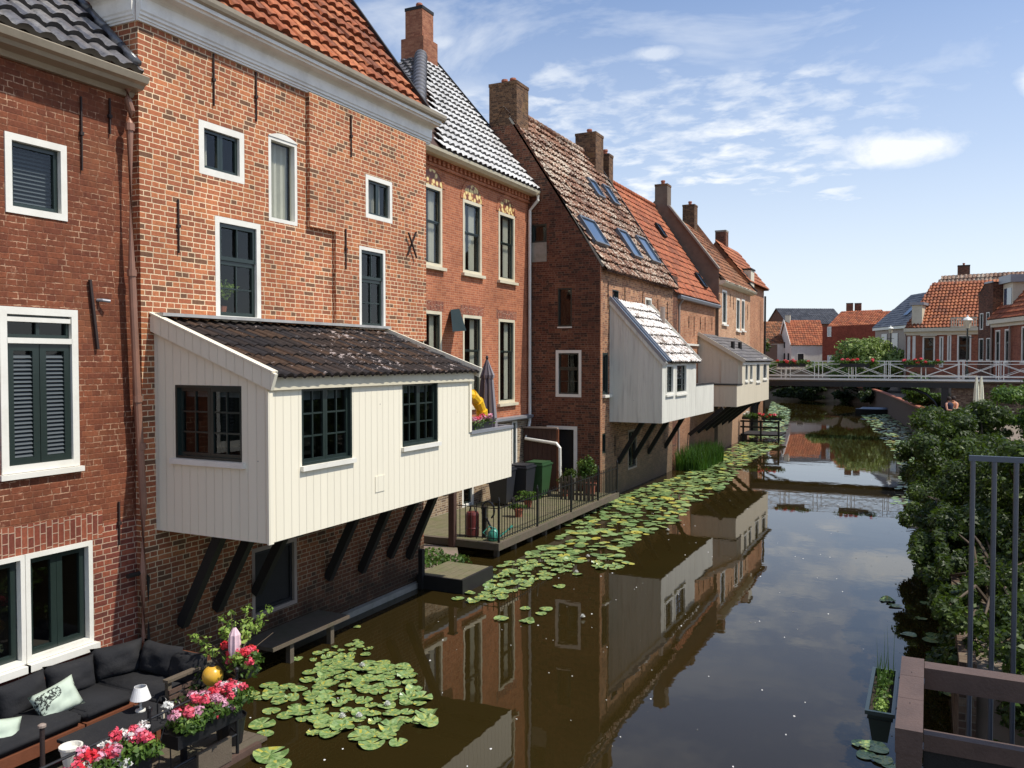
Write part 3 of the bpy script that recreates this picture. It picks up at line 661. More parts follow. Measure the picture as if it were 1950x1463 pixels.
# gable tops
for y in (Y0,Y1): mb.poly([F2(y,0,8.6),F2(y,-7.4,8.6),F2(y,-3.7,13.3)])
mb.build('wall',M['brick2'],h2)
window(h2,F2,w1,cw=.09,leaves=2,sw=.045,curtain=[(.0,.35,0)])
window(h2,F2,w2,cw=.08,sw=.055,nx=2,nz=2,split=.60,topmunt=2)
window(h2,F2,w3,cw=.055,sash=None,curtain=[(0,1,0)],back=.5)
window(h2,F2,w4,cw=.075,leaves=2,sw=.04,curtain=[(0.1,.9,0)],o=P8)
window(h2,F2,w5,cw=.06,sw=.05,nx=2,nz=2,split=.62,topmunt=2,o=P8)
window(h2,F2,wd,cw=.06,casing='greyp',sash='black',sw=.05,leaves=1,glass='tar',label='dark framed window low under the hanging kitchen')
a0,a1,z0,z1=w3; mb=MB(); n=8; ar=[(a0+(a1-a0)*k/n,z1+.07*math.sin(math.pi*k/n)) for k in range(n+1)]
for k in range(n): mb.poly([F2(ar[k][0],.012,z1-.012),F2(ar[k+1][0],.012,z1-.012),F2(ar[k+1][0],.012,ar[k+1][1]),F2(ar[k][0],.012,ar[k][1])]); mb.poly([F2(ar[k][0],.012,ar[k][1]),F2(ar[k+1][0],.012,ar[k+1][1]),F2(ar[k+1][0],-.01,ar[k+1][1]),F2(ar[k][0],-.01,ar[k][1])])
mb.build('arch_trim',M['white'],h2)
for (u,v0,v1,o) in ((405,103,202,0),(486,138,232,0),(338,380,482,0),(667,220,300,P8),(657,436,513,P8)): anchor(h2,F2,u,v0,v1,o)
anchor(h2,F2,781,440,488,P8,x=True)
cp=[(0,8.43),(.035,8.43),(.035,8.455),(.05,8.46),(.05,8.485),(.07,8.50),(.07,8.53),(.085,8.55),(.085,8.70),(.10,8.72),(.14,8.745),(.26,8.755),(.27,8.78),(.30,8.79),(.30,8.84),(.05,8.84),(0,8.80)]
mb=MB(); mb.prof(F2,Y0-.02,Y1+.2,cp); FS=Frame(-8.69,Y0,(-1,0),(0,-1)); mb.prof(FS,0.02,.72,[(o*.8,z) for o,z in cp]); co_=mb.build('cornice',M['cornice'],h2)
mb=MB(); mb.prof(F2,Y0-.02,Y1+.28,[(.22,8.842),(.305,8.842),(.345,8.86),(.365,8.90),(.375,8.95),(.355,8.955),(.34,8.90),(.22,8.87)]); mb.build('gutter',M['gutter'],co_)
sl2=rad(53); g2=Vector((-math.cos(sl2),0,math.sin(sl2)))
mb=pantiles((-8.56,Y0-.05,8.93),(0,1,0),g2,Y1-Y0+.1,6.1,tw=.245,th=.33,amp=.05,step=.065,seed=2,jit=.016); rf=mb.build('roof',M['tile_or'],h2)
mb=MB(); for_=Vector((-8.56,Y1+.06,8.97)); mb.bar(for_,for_+g2*6.1,.06,.14); mb.build('verge_board',M['tar'],rf)
mb=MB(); mb.poly([F2(Y0,.2,8.86),F2(Y1,.2,8.86),F2(Y1,-3.7,13.6),F2(Y0,-3.7,13.6)]); mb.poly([F2(Y0,-7.6,8.6),F2(Y1,-7.6,8.6),F2(Y1,-3.7,13.6),F2(Y0,-3.7,13.6)]); mb.build('roof_deck',M['fencewood'],rf)
# footing ledge and plank shelf at the water
mb=MB(); mb.box(F2,9.8,Y1,0,.10,-.4,.10); mb.build('footing',M['stone'],h2)
pl=[onZ(u,v,.35) for u,v in ((487,1229),(522,1236),(663,1173),(631,1169))]
t_=thing('plank_landing','narrow grey plank landing on posts at the water under the hanging kitchen','landing',(-8.15,9.6,0))
mb=MB(); mb.box(WORLD,-8.62,-8.0,8.75,10.45,.30,.35); mb.build('plank_top',M['oldwood'],t_)
for y in (9.2,10.1):
    mb=MB(); mb.box(WORLD,-8.14,-8.06,y-.04,y+.04,-.6,.30); mb.build('post',M['oldwood'],t_)

# ============================================================ HANGING KITCHEN 1
XF=-6.85; KY0,KY1,KY2=7.43,12.22,13.76; KB=2.165; KE=3.97; KT=4.74
k1=thing('hanging_kitchen','cream boarded hanging kitchen with a dark mossy tile roof, nearest of the row','kitchen',(-7.8,KY0,KB))
FK=FX(XF); FKs=FY(KY0)
ka=FK.rect(574,735,671,872); kb_=FK.rect(766,727,834,841); ks=FKs.rect(333,733,461,881)
mb=MB(); mb.wall(FK,KY0,KY1,KB,KE+.1,[ka,kb_],depth=.1); mb.build('front_wall',M['boards'],k1)
mb=MB(); mb.wall(FKs,-8.69,XF,KB,KT,[ks],depth=.1,outline=[(-8.69,KB),(XF,KB),(XF,KE+.1),(-8.69,KT)]); mb.build('side_wall',M['boards'],k1); mb=MB()
mb.wall(FY(KY1),-8.69,XF,KB,KT,[],outline=[(-8.69,KB),(XF,KB),(XF,KE+.1),(-8.69,KT)]); mb.build('side_wall',M['boards'],k1)
mb=MB(); mb.box(WORLD,-8.68,XF-.01,KY0+.01,KY1-.01,KB+.0,KB+.06); mb.box(WORLD,-8.68,XF-.01,KY1,KY2-.01,KB,KB+.06); mb.build('floor',M['tar'],k1)
mb=MB(); mb.wall(FK,KY1,KY2,KB,3.06,[]); mb.wall(FY(KY2),-8.69,XF,KB,3.06,[]); mb.wall(FK,KY1+.0,KY2-.0,KB+.1,3.05,[],o=-.06)
mb.build('balcony_wall',M['boards'],k1)
mb=MB(); mb.box(FK,KY1+.003,KY2+.03,-.07,.03,3.062,3.11); mb.box(FY(KY2),-8.6,XF-.1,-.03,.07,3.062,3.11); mb.build('coping',M['zinc'],k1)
for R_ in (ka,kb_): window(k1,FK,R_,casing='green',cw=.03,sash='green',sw=.04,leaves=2,nx=2,nz=3,sill=(.03,.05,.06),glass='dglass',blind=('roll',.17),back=1.2)
window(k1,FKs,ks,casing='green',cw=.03,sash='green',sw=.045,leaves=2,nx=2,nz=3,sill=(.06,.05,.07),glass='dglass',blind=('roll',.14),back=1.2)
mb=MB(); mb.box(FK,KY0-.02,KY0+.06,.002,.03,KB-.01,KE-.04); mb.box(FK,KY1-.05,KY1+.02,.002,.02,3.1,KE-.04); mb.build('corner_board',M['boards'],k1)
mb=MB(); mb.box(FK,KY0+.0,KY1+.05,.004,.05,KE-.02,KE+.13); mb.build('fascia',M['cream'],k1)
sr=math.atan2(KT-KE-.1,8.69-6.85); gr=Vector((-math.cos(sr),0,math.sin(sr))); Lr=1.98/math.cos(sr)
mb=pantiles((XF+.13,KY0+.02,KE+.14),(0,1,0),gr,KY1-KY0+.06,Lr,tw=.175,th=.33,amp=.034,step=.022,seed=3,K=6); rf=mb.build('roof',M['tile_moss'],k1)
mb=MB(); a=Vector((XF+.14,KY0-.035,KE+.075)); mb.bar(a,a+gr*(Lr+.02),.05,.20); a2=a+Vector((0,0,.12)); mb.bar(a2+Vector((0,.01,0)),a2+gr*(Lr+.02)+Vector((0,.01,0)),.1,.02); mb.build('verge_board',M['boards'],rf)
mb=MB(); a=Vector((XF+.14,KY1+.11,KE+.12)); mb.bar(a,a+gr*(Lr+.02),.04,.16); mb.build('verge_board',M['boards'],rf)
mb=MB(); mb.box(WORLD,-8.70+.012,-8.5,KY0-.02,KY1+.1,KT+.11,KT+.15); mb.build('flashing',M['lead'],rf)
mb=MB(); mb.poly([(XF+.05,KY0,KE+.08),(XF+.05,KY1+.05,KE+.08),(-8.69,KY1+.05,KT),(-8.69,KY0,KT)]); mb.build('roof_deck',M['fencewood'],rf)
for (u,v) in ((347,1190),(413,1160),(487,1130),(625,1102),(688,1088),(742,1060),(778,1062)):
    p=onX(u,v,-8.66); mb=MB(); mb.bar(p,Vector((-7.95,p.y+.01,KB-.02)),.11,.13); mb.build('brace',M['tar'],k1)
for y in (8.1,8.7,9.4,10.8,11.6,12.4,13.1): mb=MB(); mb.box(WORLD,-8.69,-6.95,y-.06,y+.06,KB-.05,KB-.001); mb.build('joist',M['tar'],k1)
mb=MB(); p=FK.hit(714,908); q=FK.hit(732,934); mb.box(FK,p[0],q[0],.002,.010,q[1],p[1]); mb.build('vent_cover',M['boards'],k1)
# parasol
PX,PY=-7.28,13.62
ps=thing('parasol','closed purple grey striped parasol on the balcony of the nearest hanging kitchen','parasol',(PX,PY,KB+.06))
mb=MB(); mb.tube([(PX,PY,KB+.06),(PX,PY,4.36)],.02); mb.build('pole',M['black'],ps)
def folds(c,prof,n,amp,mat1,mat2,par,name):
    A=MB();B=MB(); cx,cy,cz=c; N=n*4
    for k in range(len(prof)-1):
        for j in range(N):
            q=[]
            for (kk,jj) in ((k,j),(k,j+1),(k+1,j+1),(k+1,j)):
                r,z=prof[kk]; t=2*math.pi*jj/N; rr=r*(1+amp*math.sin(t*n)); q.append((cx+rr*math.cos(t),cy+rr*math.sin(t),cz+z))
            (A if j%4 else B).poly(q)
    A.build(name,M[mat1],par); B.build('light_panels',M[mat2],par)
folds((PX,PY,KB),[(.17,.55),(.185,.62),(.17,.9),(.14,1.3),(.105,1.75),(.08,1.9)],8,.22,'parasol','parasolp',ps,'canopy')
folds((PX,PY,KB),[(.115,1.80),(.125,1.86),(.04,2.08),(.02,2.14)],8,.18,'parasol','parasolp',ps,'vent_cap')
mb=MB(); mb.lathe((PX,PY,KB+2.13),[(.012,0),(.03,.05),(.012,.09)],8); mb.build('finial',M['black'],ps)
mb=MB(); mb.lathe((PX,PY,KB+.5),[(.1,-.1),(.13,.0),(.12,.08)],8); mb.build('tie_bag',M['tar'],ps)
# yellow tube
yt=thing('jointed_tube','bright yellow jointed tube bending over the flower box on the kitchen balcony','tube',(-7.1,12.75,KB+.06))
P=[onX(*p,-7.2) for p in ((921,805),(917,782),(909,764),(897,752),(882,750))]
for k in range(4):
    mb=MB(); mb.tube([P[k],P[k+1]],[.085,.11],10); mb.build('segment',M['yellow'],yt,smooth=False)
mb=MB(); mb.tube([(P[0].x,P[0].y,KB+.06),P[0]],.05); mb.build('foot',M['yellow'],yt)

# ============================================================ foliage helpers
def leaves(name,mat,parent,clumps,n,size,seed=0,up=.35,shell=.55,aspect=.55,droop=0.):
    """n single leaves scattered through ellipsoid clumps (center, radii)"""
    rng=np.random.default_rng(seed); vol=np.array([c[1][0]*c[1][1]*c[1][2] for c in clumps])**.67; pr=vol/vol.sum(); idx=rng.choice(len(clumps),n,p=pr)
    C=np.array([c[0] for c in clumps])[idx]; R=np.array([c[1] for c in clumps])[idx]
    d=rng.normal(size=(n,3)); d/=np.linalg.norm(d,axis=1)[:,None]; rr=(shell+(1-shell)*rng.random(n))**.8*(1+.12*rng.normal(size=n))
    P=C+d*R*rr[:,None]
    off=np.array(parent['_w']) if parent is not None and '_w' in parent else np.zeros(3); P=P-off
    nrm=d*.8+rng.normal(size=(n,3))*.6; nrm[:,2]+=up; nrm/=np.linalg.norm(nrm,axis=1)[:,None]
    a=np.cross(nrm,rng.normal(size=(n,3))); a/=np.linalg.norm(a,axis=1)[:,None]; b=np.cross(nrm,a)
    s=size*(.6+.8*rng.random(n))[:,None]; a*=s*.5; b*=s*.5*aspect
    V=np.stack([P-a,P+b,P+a,P-b],1).reshape(-1,3)
    me=bpy.data.meshes.new(name); me.vertices.add(4*n); me.vertices.foreach_set('co',V.ravel().astype(np.float32))
    me.loops.add(4*n); me.loops.foreach_set('vertex_index',np.arange(4*n,dtype=np.int32)); me.polygons.add(n)
    me.polygons.foreach_set('loop_start',np.arange(0,4*n,4,dtype=np.int32))
    me.update(calc_edges=True); me.validate()
    me.materials.append(mat); o=bpy.data.objects.new(name,me); COL.objects.link(o)
    if parent is not None:
        o.parent=parent
        if '_w' in parent: o['_w']=parent['_w']
    return o
def clumpset(rng,c,r,k,sub=.45):
    out=[]
    for _ in range(k):
        d=Vector((rng.gauss(0,1),rng.gauss(0,1),rng.gauss(0,1))).normalized()*(rng.random()**.4)
        q=rng.uniform(.6,1.2)*sub
        out.append(((c[0]+d.x*r[0]*.75,c[1]+d.y*r[1]*.75,c[2]+d.z*r[2]*.75),(r[0]*q,r[1]*q,r[2]*q*.8)))
    return out
def tree(name,label,cat,base,c,r,k,n,size,mat,seed,group=None,sub=.42,trunk=.12):
    rng=random.Random(seed); t=thing(name,label,cat,base,group); cl=clumpset(rng,c,r,k,sub)
    leaves('crown',M[mat],t,cl,n,size,seed)
    mb=MB(); b=Vector(base); top=Vector(c); mb.tube([b-Vector((0,0,.3)),b+(top-b)*.5+Vector((.1,.1,0)),top],[trunk,trunk*.7,trunk*.4],8)
    for q in cl[::max(1,len(cl)//10)]: mb.tube([b+(top-b)*rng.uniform(.3,.8),Vector(q[0])],[trunk*.35,trunk*.12],5)
    mb.build('trunk',M['stem'],t); return t
def flowers(par,c,half,n,cols,size,seed,name='blossom'):
    rng=random.Random(seed)
    for key,cnt in cols:
        A=[]
        for _ in range(cnt): A.append(((c[0]+rng.uniform(-half[0],half[0]),c[1]+rng.uniform(-half[1],half[1]),c[2]+rng.uniform(-.5,1)*half[2]),(size,size,size*.75)))
        leaves(name,M[key],par,A,cnt*46,size*.8,seed+len(key),shell=.75,aspect=.85)
def flowerbox(label,c,half,cols,seed,box='black',leafn=900,fs=.05,group=None,bh=.13):
    t=thing('flower_box',label,'flower box',(c[0],c[1],c[2]-bh),group)
    mb=MB(); mb.box(WORLD,c[0]-half[0],c[0]+half[0],c[1]-half[1],c[1]+half[1],c[2]-bh,c[2]); mb.build('trough',M[box],t)
    rng=random.Random(seed); cl=[((c[0]+rng.uniform(-1,1.3)*half[0],c[1]+rng.uniform(-1,1)*half[1],c[2]-.05+rng.random()*half[2]*.9),(.09+half[0]*.3,.1+half[1]*.12,.09)) for _ in range(16)]
    leaves('foliage',M['leafB'],t,cl,leafn,fs*1.1,seed)
    flowers(t,(c[0],c[1],c[2]+half[2]*.45),(half[0]*1.3,half[1],half[2]*.7),0,cols,fs,seed)
    return t

flowerbox('small box of pink flowers inside the balcony of the nearest hanging kitchen',(-6.99,12.75,3.22),(.07,.40,.12),(('flpink',9),('fpink',5)),54,leafn=350,fs=.045,bh=.12)
c=F2((w2[0]+w2[1])/2-.12,-.22,w2[2]+.45); o=thing('houseplant','green houseplant behind the tall left window of the orange red house','plant',(c.x,c.y,w2[2]+.1)); mb=MB(); mb.lathe((c.x,c.y,w2[2]+.1),[(.06,0),(.08,.13),(.085,.13)],12); mb.build('pot',M['terra'],o); leaves('foliage',M['leafC'],o,[((c.x,c.y,c.z),(.05,.22,.16)),((c.x+.02,c.y+.15,c.z+.05),(.04,.16,.08))],260,.06,91,shell=.1)

# ============================================================ HOUSE 3 (smooth orange brick, arched windows)
X3=-11.3; F3=FX(X3); A0,A1=17.05,23.88
h3=thing('brick_house','smooth orange brick house with arched upper windows and a pale glazed tile roof','house',(X3,20,0))
zc=2.52
U=[]; 
for (ul,vl,ur,vr,va) in ((803,346,842,511,322),(881,378,917,526,353),(949,402,980,539,380)):
    s0=F3.hit(ul,vl)[0]; s1=F3.hit(ur,vr)[0]; U.append((s0,s1,F3.hit(ur,vr)[1],F3.hit(ul,vl)[1],F3.hit((ul+ur)/2,va)[1]))
Lw=[]
for (ul,ur,vt,vb) in ((803,841,590,770),(881,917,599,770),(949,980,607,766)):
    s0=F3.hit(ul,vt)[0]; s1=F3.hit(ur,vt)[0]; Lw.append((s0,s1,F3.hit(ur,vb)[1] if vb==766 else None,F3.hit(ul,vt)[1]))
zb=Lw[2][2]; Lw=[(a,b,zb,d) for a,b,c,d in Lw]
mb=MB(); mb.wall(F3,A0,A1,zc,9.5,[u[:4] for u in U]+Lw); hull(mb,F3,A0,A1,7.5,-.5,9.5); mb.build('wall',M['brick3'],h3)
mb=MB(); ww=RR(F3,(975,880),(985,880),(980,800),(980,893)); w2_=RR(F3,(880,950),(902,950),(890,915),(890,965)); mb.wall(F3,A0,A1,-.5,zc,[ww,w2_]); mb.build('lower_wall',M['brick3low'],h3)
for u in U:
    window(h3,F3,u[:4],casing='cream',cw=.085,sash='green',sw=.03,split=.56,nx=1,sill=(.08,.10,.08),curtain=[(0.02,.40,0),(.62,.98,0)],siw=.05,back=.7,proud=.01)
    a0,a1,z1,za=u[0],u[1],u[3],u[4]; c=(a0+a1)/2; n=12; r=(a1-a0)/2; mb=MB()
    pts=[F3(c+r*math.cos(math.pi*k/n),-.0+.012,z1+(za-z1)*math.sin(math.pi*k/n)) for k in range(n+1)]; mb.poly(pts); mb.build('tympanum',M['tymp'],h3)
    mb=MB()
    for k in range(n):
        p,q=math.pi*k/n,math.pi*(k+1)/n
        f=lambda t,e,o: F3(c+(r+e)*math.cos(t),o,z1+(za-z1+e)*math.sin(t))
        mb.poly([f(p,0,.02),f(q,0,.02),f(q,.13,.02),f(p,.13,.02)]); mb.poly([f(p,.13,.02),f(q,.13,.02),f(q,.13,0),f(p,.13,0)]); mb.poly([f(p,0,.02),f(q,0,.02),f(q,0,0),f(p,0,0)])
    mb.build('brick_arch',M['brick3'],h3)
for a in Lw: window(h3,F3,a,casing='cream',cw=.08,sash='green',sw=.03,split=.62,sill=(.08,.10,.08),curtain=[(0.02,.36,0),(.66,.98,0)],back=.7,proud=.01)
for a in Lw: mb=MB(); mb.wall(F3,a[0]-.12,a[1]+.12,a[3],a[3]+.26,[],o=.006); mb.build('lintel',M['soldier'],h3)
window(h3,F3,ww,cw=.08,sash='green',sw=.05,back=.5); window(h3,F3,w2_,cw=.08,sash='green',sw=.05,back=.5)
# dentils, gutter
mb=MB(); mb.box(F3,A0,A1,0,.06,9.18,9.26); mb.box(F3,A0,A1,0,.12,9.38,9.46); 
k=A0
while k<A1-.1: mb.box(F3,k,k+.11,.001,.10,9.262,9.378); k+=.22
mb.build('dentil_band',M['brick3'],h3)
mb=MB(); mb.prof(F3,A0-.2,A1+.06,[(.12,9.40),(.30,9.40),(.40,9.47),(.42,9.54),(.36,9.56),(0,9.56),(0,9.465),(.12,9.465)]); mb.build('gutter',M['cream'],h3)
mb=MB(); mb.prof(F3,A0,A1-.02,[(0,zc-.06),(.10,zc-.06),(.20,zc),(.20,zc+.07),(0,zc+.09)]); mb.build('ledge',M['zinc'],h3)
# roof with hip on the left
RX,RZ=-14.83,14.2; ez=9.55; ex=X3+.40; sl=math.atan2(RZ-ez,ex-RX); g3=Vector((-math.cos(sl),0,math.sin(sl))); SL=(RZ-ez)/math.sin(sl)
yr=23.25; y0=16.9; y1=A1+.04
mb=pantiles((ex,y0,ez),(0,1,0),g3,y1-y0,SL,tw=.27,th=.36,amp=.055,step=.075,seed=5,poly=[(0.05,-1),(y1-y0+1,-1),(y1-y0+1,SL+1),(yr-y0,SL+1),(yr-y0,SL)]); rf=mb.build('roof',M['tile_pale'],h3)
hl=yr-y0; gs=Vector((0,math.cos(math.atan2(RZ-ez,hl)),math.sin(math.atan2(RZ-ez,hl)))); SS=math.hypot(hl,RZ-ez); wx=ex-RX
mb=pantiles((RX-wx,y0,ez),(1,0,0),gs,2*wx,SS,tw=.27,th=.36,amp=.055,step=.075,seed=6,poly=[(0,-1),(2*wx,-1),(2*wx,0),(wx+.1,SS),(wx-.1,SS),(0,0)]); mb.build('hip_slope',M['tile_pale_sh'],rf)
mb=MB(); capline(mb,(ex,y0,ez+.03),(RX,yr,RZ+.06),.19,.40,12); capline(mb,(RX,yr,RZ+.06),(RX,y1,RZ+.06),.11,.36); mb.build('hip_tiles',M['tile_hip'],rf,smooth=True)
mb=MB(); a=Vector((ex,y1+.03,ez+.07)); mb.bar(a,a+g3*SL,.05,.10); mb.build('verge_board',M['tar'],rf)
mb=MB(); e_=.03; mb.poly([(ex,y0,ez-e_),(ex,y1,ez-e_),(RX,y1,RZ-e_),(RX,yr,RZ-e_)]); mb.poly([(2*RX-ex,y0,ez-e_),(2*RX-ex,y1,ez-e_),(RX,y1,RZ-e_),(RX,yr,RZ-e_)]); mb.poly([(ex,y1,ez-e_),(RX,y1,RZ-e_),(2*RX-ex,y1,ez-e_)]); mb.poly([(ex,y0,ez-e_),(RX,yr,RZ-e_),(2*RX-ex,y0,ez-e_)]); mb.build('roof_deck',M['fencewood'],rf)
chimney(rf,-14.86,23.2,13.3,15.45,.64,.66,'brick3c','tar',1,base=(1.25,.10))
# tilted green shutter on the pier
mb=MB(); a=onX(858,590,X3+.03); mb.poly([a,onX(875,588,X3+.03),onX(888,630,X3+.42),onX(862,632,X3+.42)]); mb.poly([a,onX(862,632,X3+.42),onX(862,618,X3+.03)]); mb.build('shutter',M['green'],h3)
# white downpipe with offset
yp=A1-.09; P=[(X3+.38,yp,9.4),(X3+.38,yp,9.25),(X3+.10,yp,8.95),(X3+.10,yp,2.4)]
q1=onY(1003,832,23.6); P+= [(X3+.12,23.6,q1.z+.1),(X3+.14,23.40,q1.z-.03),onY(1060,845,23.36),onY(1066,853,23.36),onY(1067,965,23.36)]
pipe(h3,P,.05,'white')

# ============================================================ HOUSE 4 (tall dark gable)
Y4,Y4b=23.9,31.95; X4=-8.92; F4=FX(X4); F4s=FY(Y4)
h4=thing('gabled_house','tall brown brick canal house with a steep lichened tile roof and five roof windows','house',(X4,27,0))
hs=[F4s.rect(1013,428,1041,462),F4s.rect(1062,549,1089,622),F4s.rect(1058,667,1107,757)]
dr=F4s.rect(1043,811,1098,925); dr=(dr[0],dr[1],.3,dr[3])
OUT=[(-15.6,-.6),(X4,-.6),(X4,7.22),(-11.68,11.72),(-12.75,11.72),(-15.6,7.2)]
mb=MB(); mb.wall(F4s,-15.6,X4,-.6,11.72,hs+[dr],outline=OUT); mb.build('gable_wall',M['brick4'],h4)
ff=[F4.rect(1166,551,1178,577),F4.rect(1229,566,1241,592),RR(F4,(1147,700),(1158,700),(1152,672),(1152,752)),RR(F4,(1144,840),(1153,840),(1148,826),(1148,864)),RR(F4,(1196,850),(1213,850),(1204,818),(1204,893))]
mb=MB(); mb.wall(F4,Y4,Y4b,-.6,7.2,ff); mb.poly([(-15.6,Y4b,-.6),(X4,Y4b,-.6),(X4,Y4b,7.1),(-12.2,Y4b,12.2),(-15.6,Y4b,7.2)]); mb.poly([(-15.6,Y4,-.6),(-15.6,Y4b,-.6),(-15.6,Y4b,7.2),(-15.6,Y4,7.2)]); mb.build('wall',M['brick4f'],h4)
mb=MB(); mb.box(F4,Y4,Y4+.16,.002,.03,-.5,7.15); mb.build('corner_pier',M['brick5'],h4)
window(h4,F4s,hs[0],casing='green',cw=.04,sw=.03,glass='dglass',back=.5); window(h4,F4s,hs[1],casing='green',cw=.04,sash=None,glass='dglass',back=.5,sill=(.0,.03,.04)); window(h4,F4s,hs[2],casing='white',cw=.09,sw=.045,nx=2,nz=2,split=.62,glass='dglass',back=.6)
c0=F4s.rect(1013,463,1041,498); mb=MB(); mb.box(F4s,c0[0],c0[1],.002,.012,c0[2],c0[3]); mb.build('cement_patch',M['stone'],h4)
a0,a1,z0,z1=dr; mb=MB(); mb.box(F4s,a0-.02,a1+.02,-.05,.03,z1-.09,z1+.01); mb.box(F4s,a1-.09,a1+.02,-.05,.03,z0,z1-.092); dfr=mb.build('door_frame',M['white'],h4)
mb=MB(); mb.box(F4s,a0,a1,-.14,-.10,z0,z1); mb.build('door',M['tar'],h4)
window(h4,F4,ff[0],casing='green',cw=.03,sash=None,glass='dglass',back=.4); window(h4,F4,ff[1],casing='white',cw=.07,sash=None,back=.4,curtain=[(0,1,0)]); window(h4,F4,ff[2],casing='green',cw=.06,sw=.05,glass='dglass',back=.4,sill=(.05,.12,.08)); window(h4,F4,ff[3],casing='green',cw=.05,sash=None,glass='dglass',back=.4); window(h4,F4,ff[4],casing='greyp',cw=.06,sw=.05,glass='dglass',back=.4,leaves=2)
for (u,v0,v1) in ((1157,535,590),(1189,548,600),(1223,556,610),(1252,570,622),(1270,575,618),(1170,830,868)): anchor(h4,F4,u,v0,v1)
R4x,R4z=-12.2,12.35; e4x=X4+.20; e4z=7.02; sl=math.atan2(R4z-e4z,e4x-R4x); g4=Vector((-math.cos(sl),0,math.sin(sl))); S4=(R4z-e4z)/math.sin(sl); n4=Vector((math.sin(sl),0,math.cos(sl)))
mb=pantiles((e4x,Y4+.02,e4z),(0,1,0),g4,Y4b-Y4-.02,S4,tw=.25,th=.36,amp=.055,step=.07,seed=7,jit=.02,K=6); rf=mb.build('roof',M['tile_li'],h4)
mb=MB(); mb.poly([(e4x,Y4+.02,e4z-.03),(e4x,Y4b,e4z-.03),(R4x,Y4b,R4z-.03),(R4x,Y4+.02,R4z-.03)]); mb.poly([(-15.7,Y4+.02,e4z-.03),(-15.7,Y4b,e4z-.03),(R4x,Y4b,R4z-.03),(R4x,Y4+.02,R4z-.03)]); mb.build('roof_deck',M['fencewood'],rf)
mb=MB(); capline(mb,(R4x,Y4+.9,R4z+.06),(R4x,Y4b,R4z+.06),.11,.38); mb.build('ridge_tiles',M['tile_li'],rf,smooth=True)
mb=MB(); a=Vector((e4x-.1,Y4+.06,e4z+.10)); mb.bar(a,a+g4*(S4-.6),.12,.06); mb.build('verge_mortar',M['stone'],rf)
mb=MB(); a=Vector((e4x-.1,Y4b+.05,e4z+.10)); mb.bar(a,a+g4*(S4),.10,.22); mb.build('verge_board',M['tar'],rf)
def roofwin(par,O,g,n,quad,mat='frameg'):
    # quad: photo corners TL,TR,BR,BL on the roof plane
    pts=[]
    for (u,v) in quad:
        q=ray(u,v); t=(Vector(O)-C0).dot(n)/q.dot(n); pts.append(C0+q*t)
    ys=[p.y for p in pts]; ts=[(p-Vector(O)).dot(g) for p in pts]
    ya,yb=(pts[0].y+pts[3].y)/2,(pts[1].y+pts[2].y)/2; ta,tb=(ts[2]+ts[3])/2,(ts[0]+ts[1])/2
    if ya>yb: ya,yb=yb,ya
    f=lambda y,t,h: Vector((Vector(O).x,y,Vector(O).z))+g*t+n*h
    mb=MB()
    for (p,q) in (((ya,ta),(yb,ta)),((ya,tb),(yb,tb)),((ya,ta),(ya,tb)),((yb,ta),(yb,tb))): mb.bar(f(*p,.10),f(*q,.10),.07,.12,up=n)
    fr=mb.build('roof_window',M[mat],par)
    m2=MB(); m2.poly([f(ya,ta,.12),f(yb,ta,.12),f(yb,tb,.12),f(ya,tb,.12)]); m2.build('pane',M['skyglass'],par)
m,t,b=newmat('roof window glass'); t.set(b.inputs['Base Color'],L(60,80,104)); b.inputs['Roughness'].default_value=.06; b.inputs['Specular IOR Level'].default_value=1.0; b.inputs['IOR'].default_value=1.9; M['skyglass']=m
for q in (((1094,415),(1118,424),(1157,470),(1134,470)),((1170,440),(1186,447),(1217,493),(1203,493)),((1205,452),(1222,460),(1252,502),(1239,503)),((1113,342),(1128,352),(1146,380),(1134,376)),((1146,356),(1158,365),(1172,392),(1160,388))): roofwin(rf,(e4x,Y4,e4z),g4,n4,q)
chimney(rf,-12.22,Y4+.47,11.3,13.0,.98,.86,'chim','chim',2)
chimney(rf,-12.1,31.2,11.6,13.05,.85,.85,'chim','chim',1)

# ============================================================ KITCHEN 2
XK2=-7.24; KA=24.78; KA1=28.9; KA2=31.55; kb2=2.38; F=FX(XK2); Fs=FY(KA)
k2=thing('hanging_kitchen','grey white hanging kitchen with a steep lichen white roof and two slim windows','kitchen',(-8.1,KA,kb2))
v1_=F.rect(1268,694,1282,751); v2_=F.rect(1287,692,1307,749)
mb=MB(); mb.wall(F,KA,KA1,kb2,4.28,[v1_,v2_],depth=.08); mb.build('front_wall',M['boards2'],k2)
O_=[(X4,kb2),(XK2,kb2),(XK2,4.26),(X4,6.12)]
mb=MB(); mb.wall(Fs,X4,XK2,kb2,6.2,[],outline=O_); mb.build('side_wall',M['boards2'],k2); mb=MB(); mb.wall(FY(KA1),X4,XK2,kb2,6.2,[],outline=O_); mb.build('side_wall',M['boards2'],k2)
mb=MB(); mb.box(WORLD,X4,XK2-.01,KA+.01,KA2-.01,kb2,kb2+.06); mb.build('floor',M['tar'],k2)
mb=MB(); mb.wall(F,KA1,KA2,kb2,3.42,[],o=.005); mb.wall(FY(KA2),X4,XK2,kb2,3.42,[]); mb.wall(F,KA1,KA2,kb2,3.42,[],o=-.05); mb.build('balcony_wall',M['boards2'],k2)
mb=MB(); mb.box(F,KA1+.004,KA2+.02,-.08,.03,3.422,3.46); mb.build('coping',M['tar'],k2)
for R_ in (v1_,v2_): window(k2,F,R_,casing='white',cw=.07,sash='green',sw=.03,nx=2,nz=4,proud=.02,sill=(.03,.06,.05),glass='dglass',back=.8)
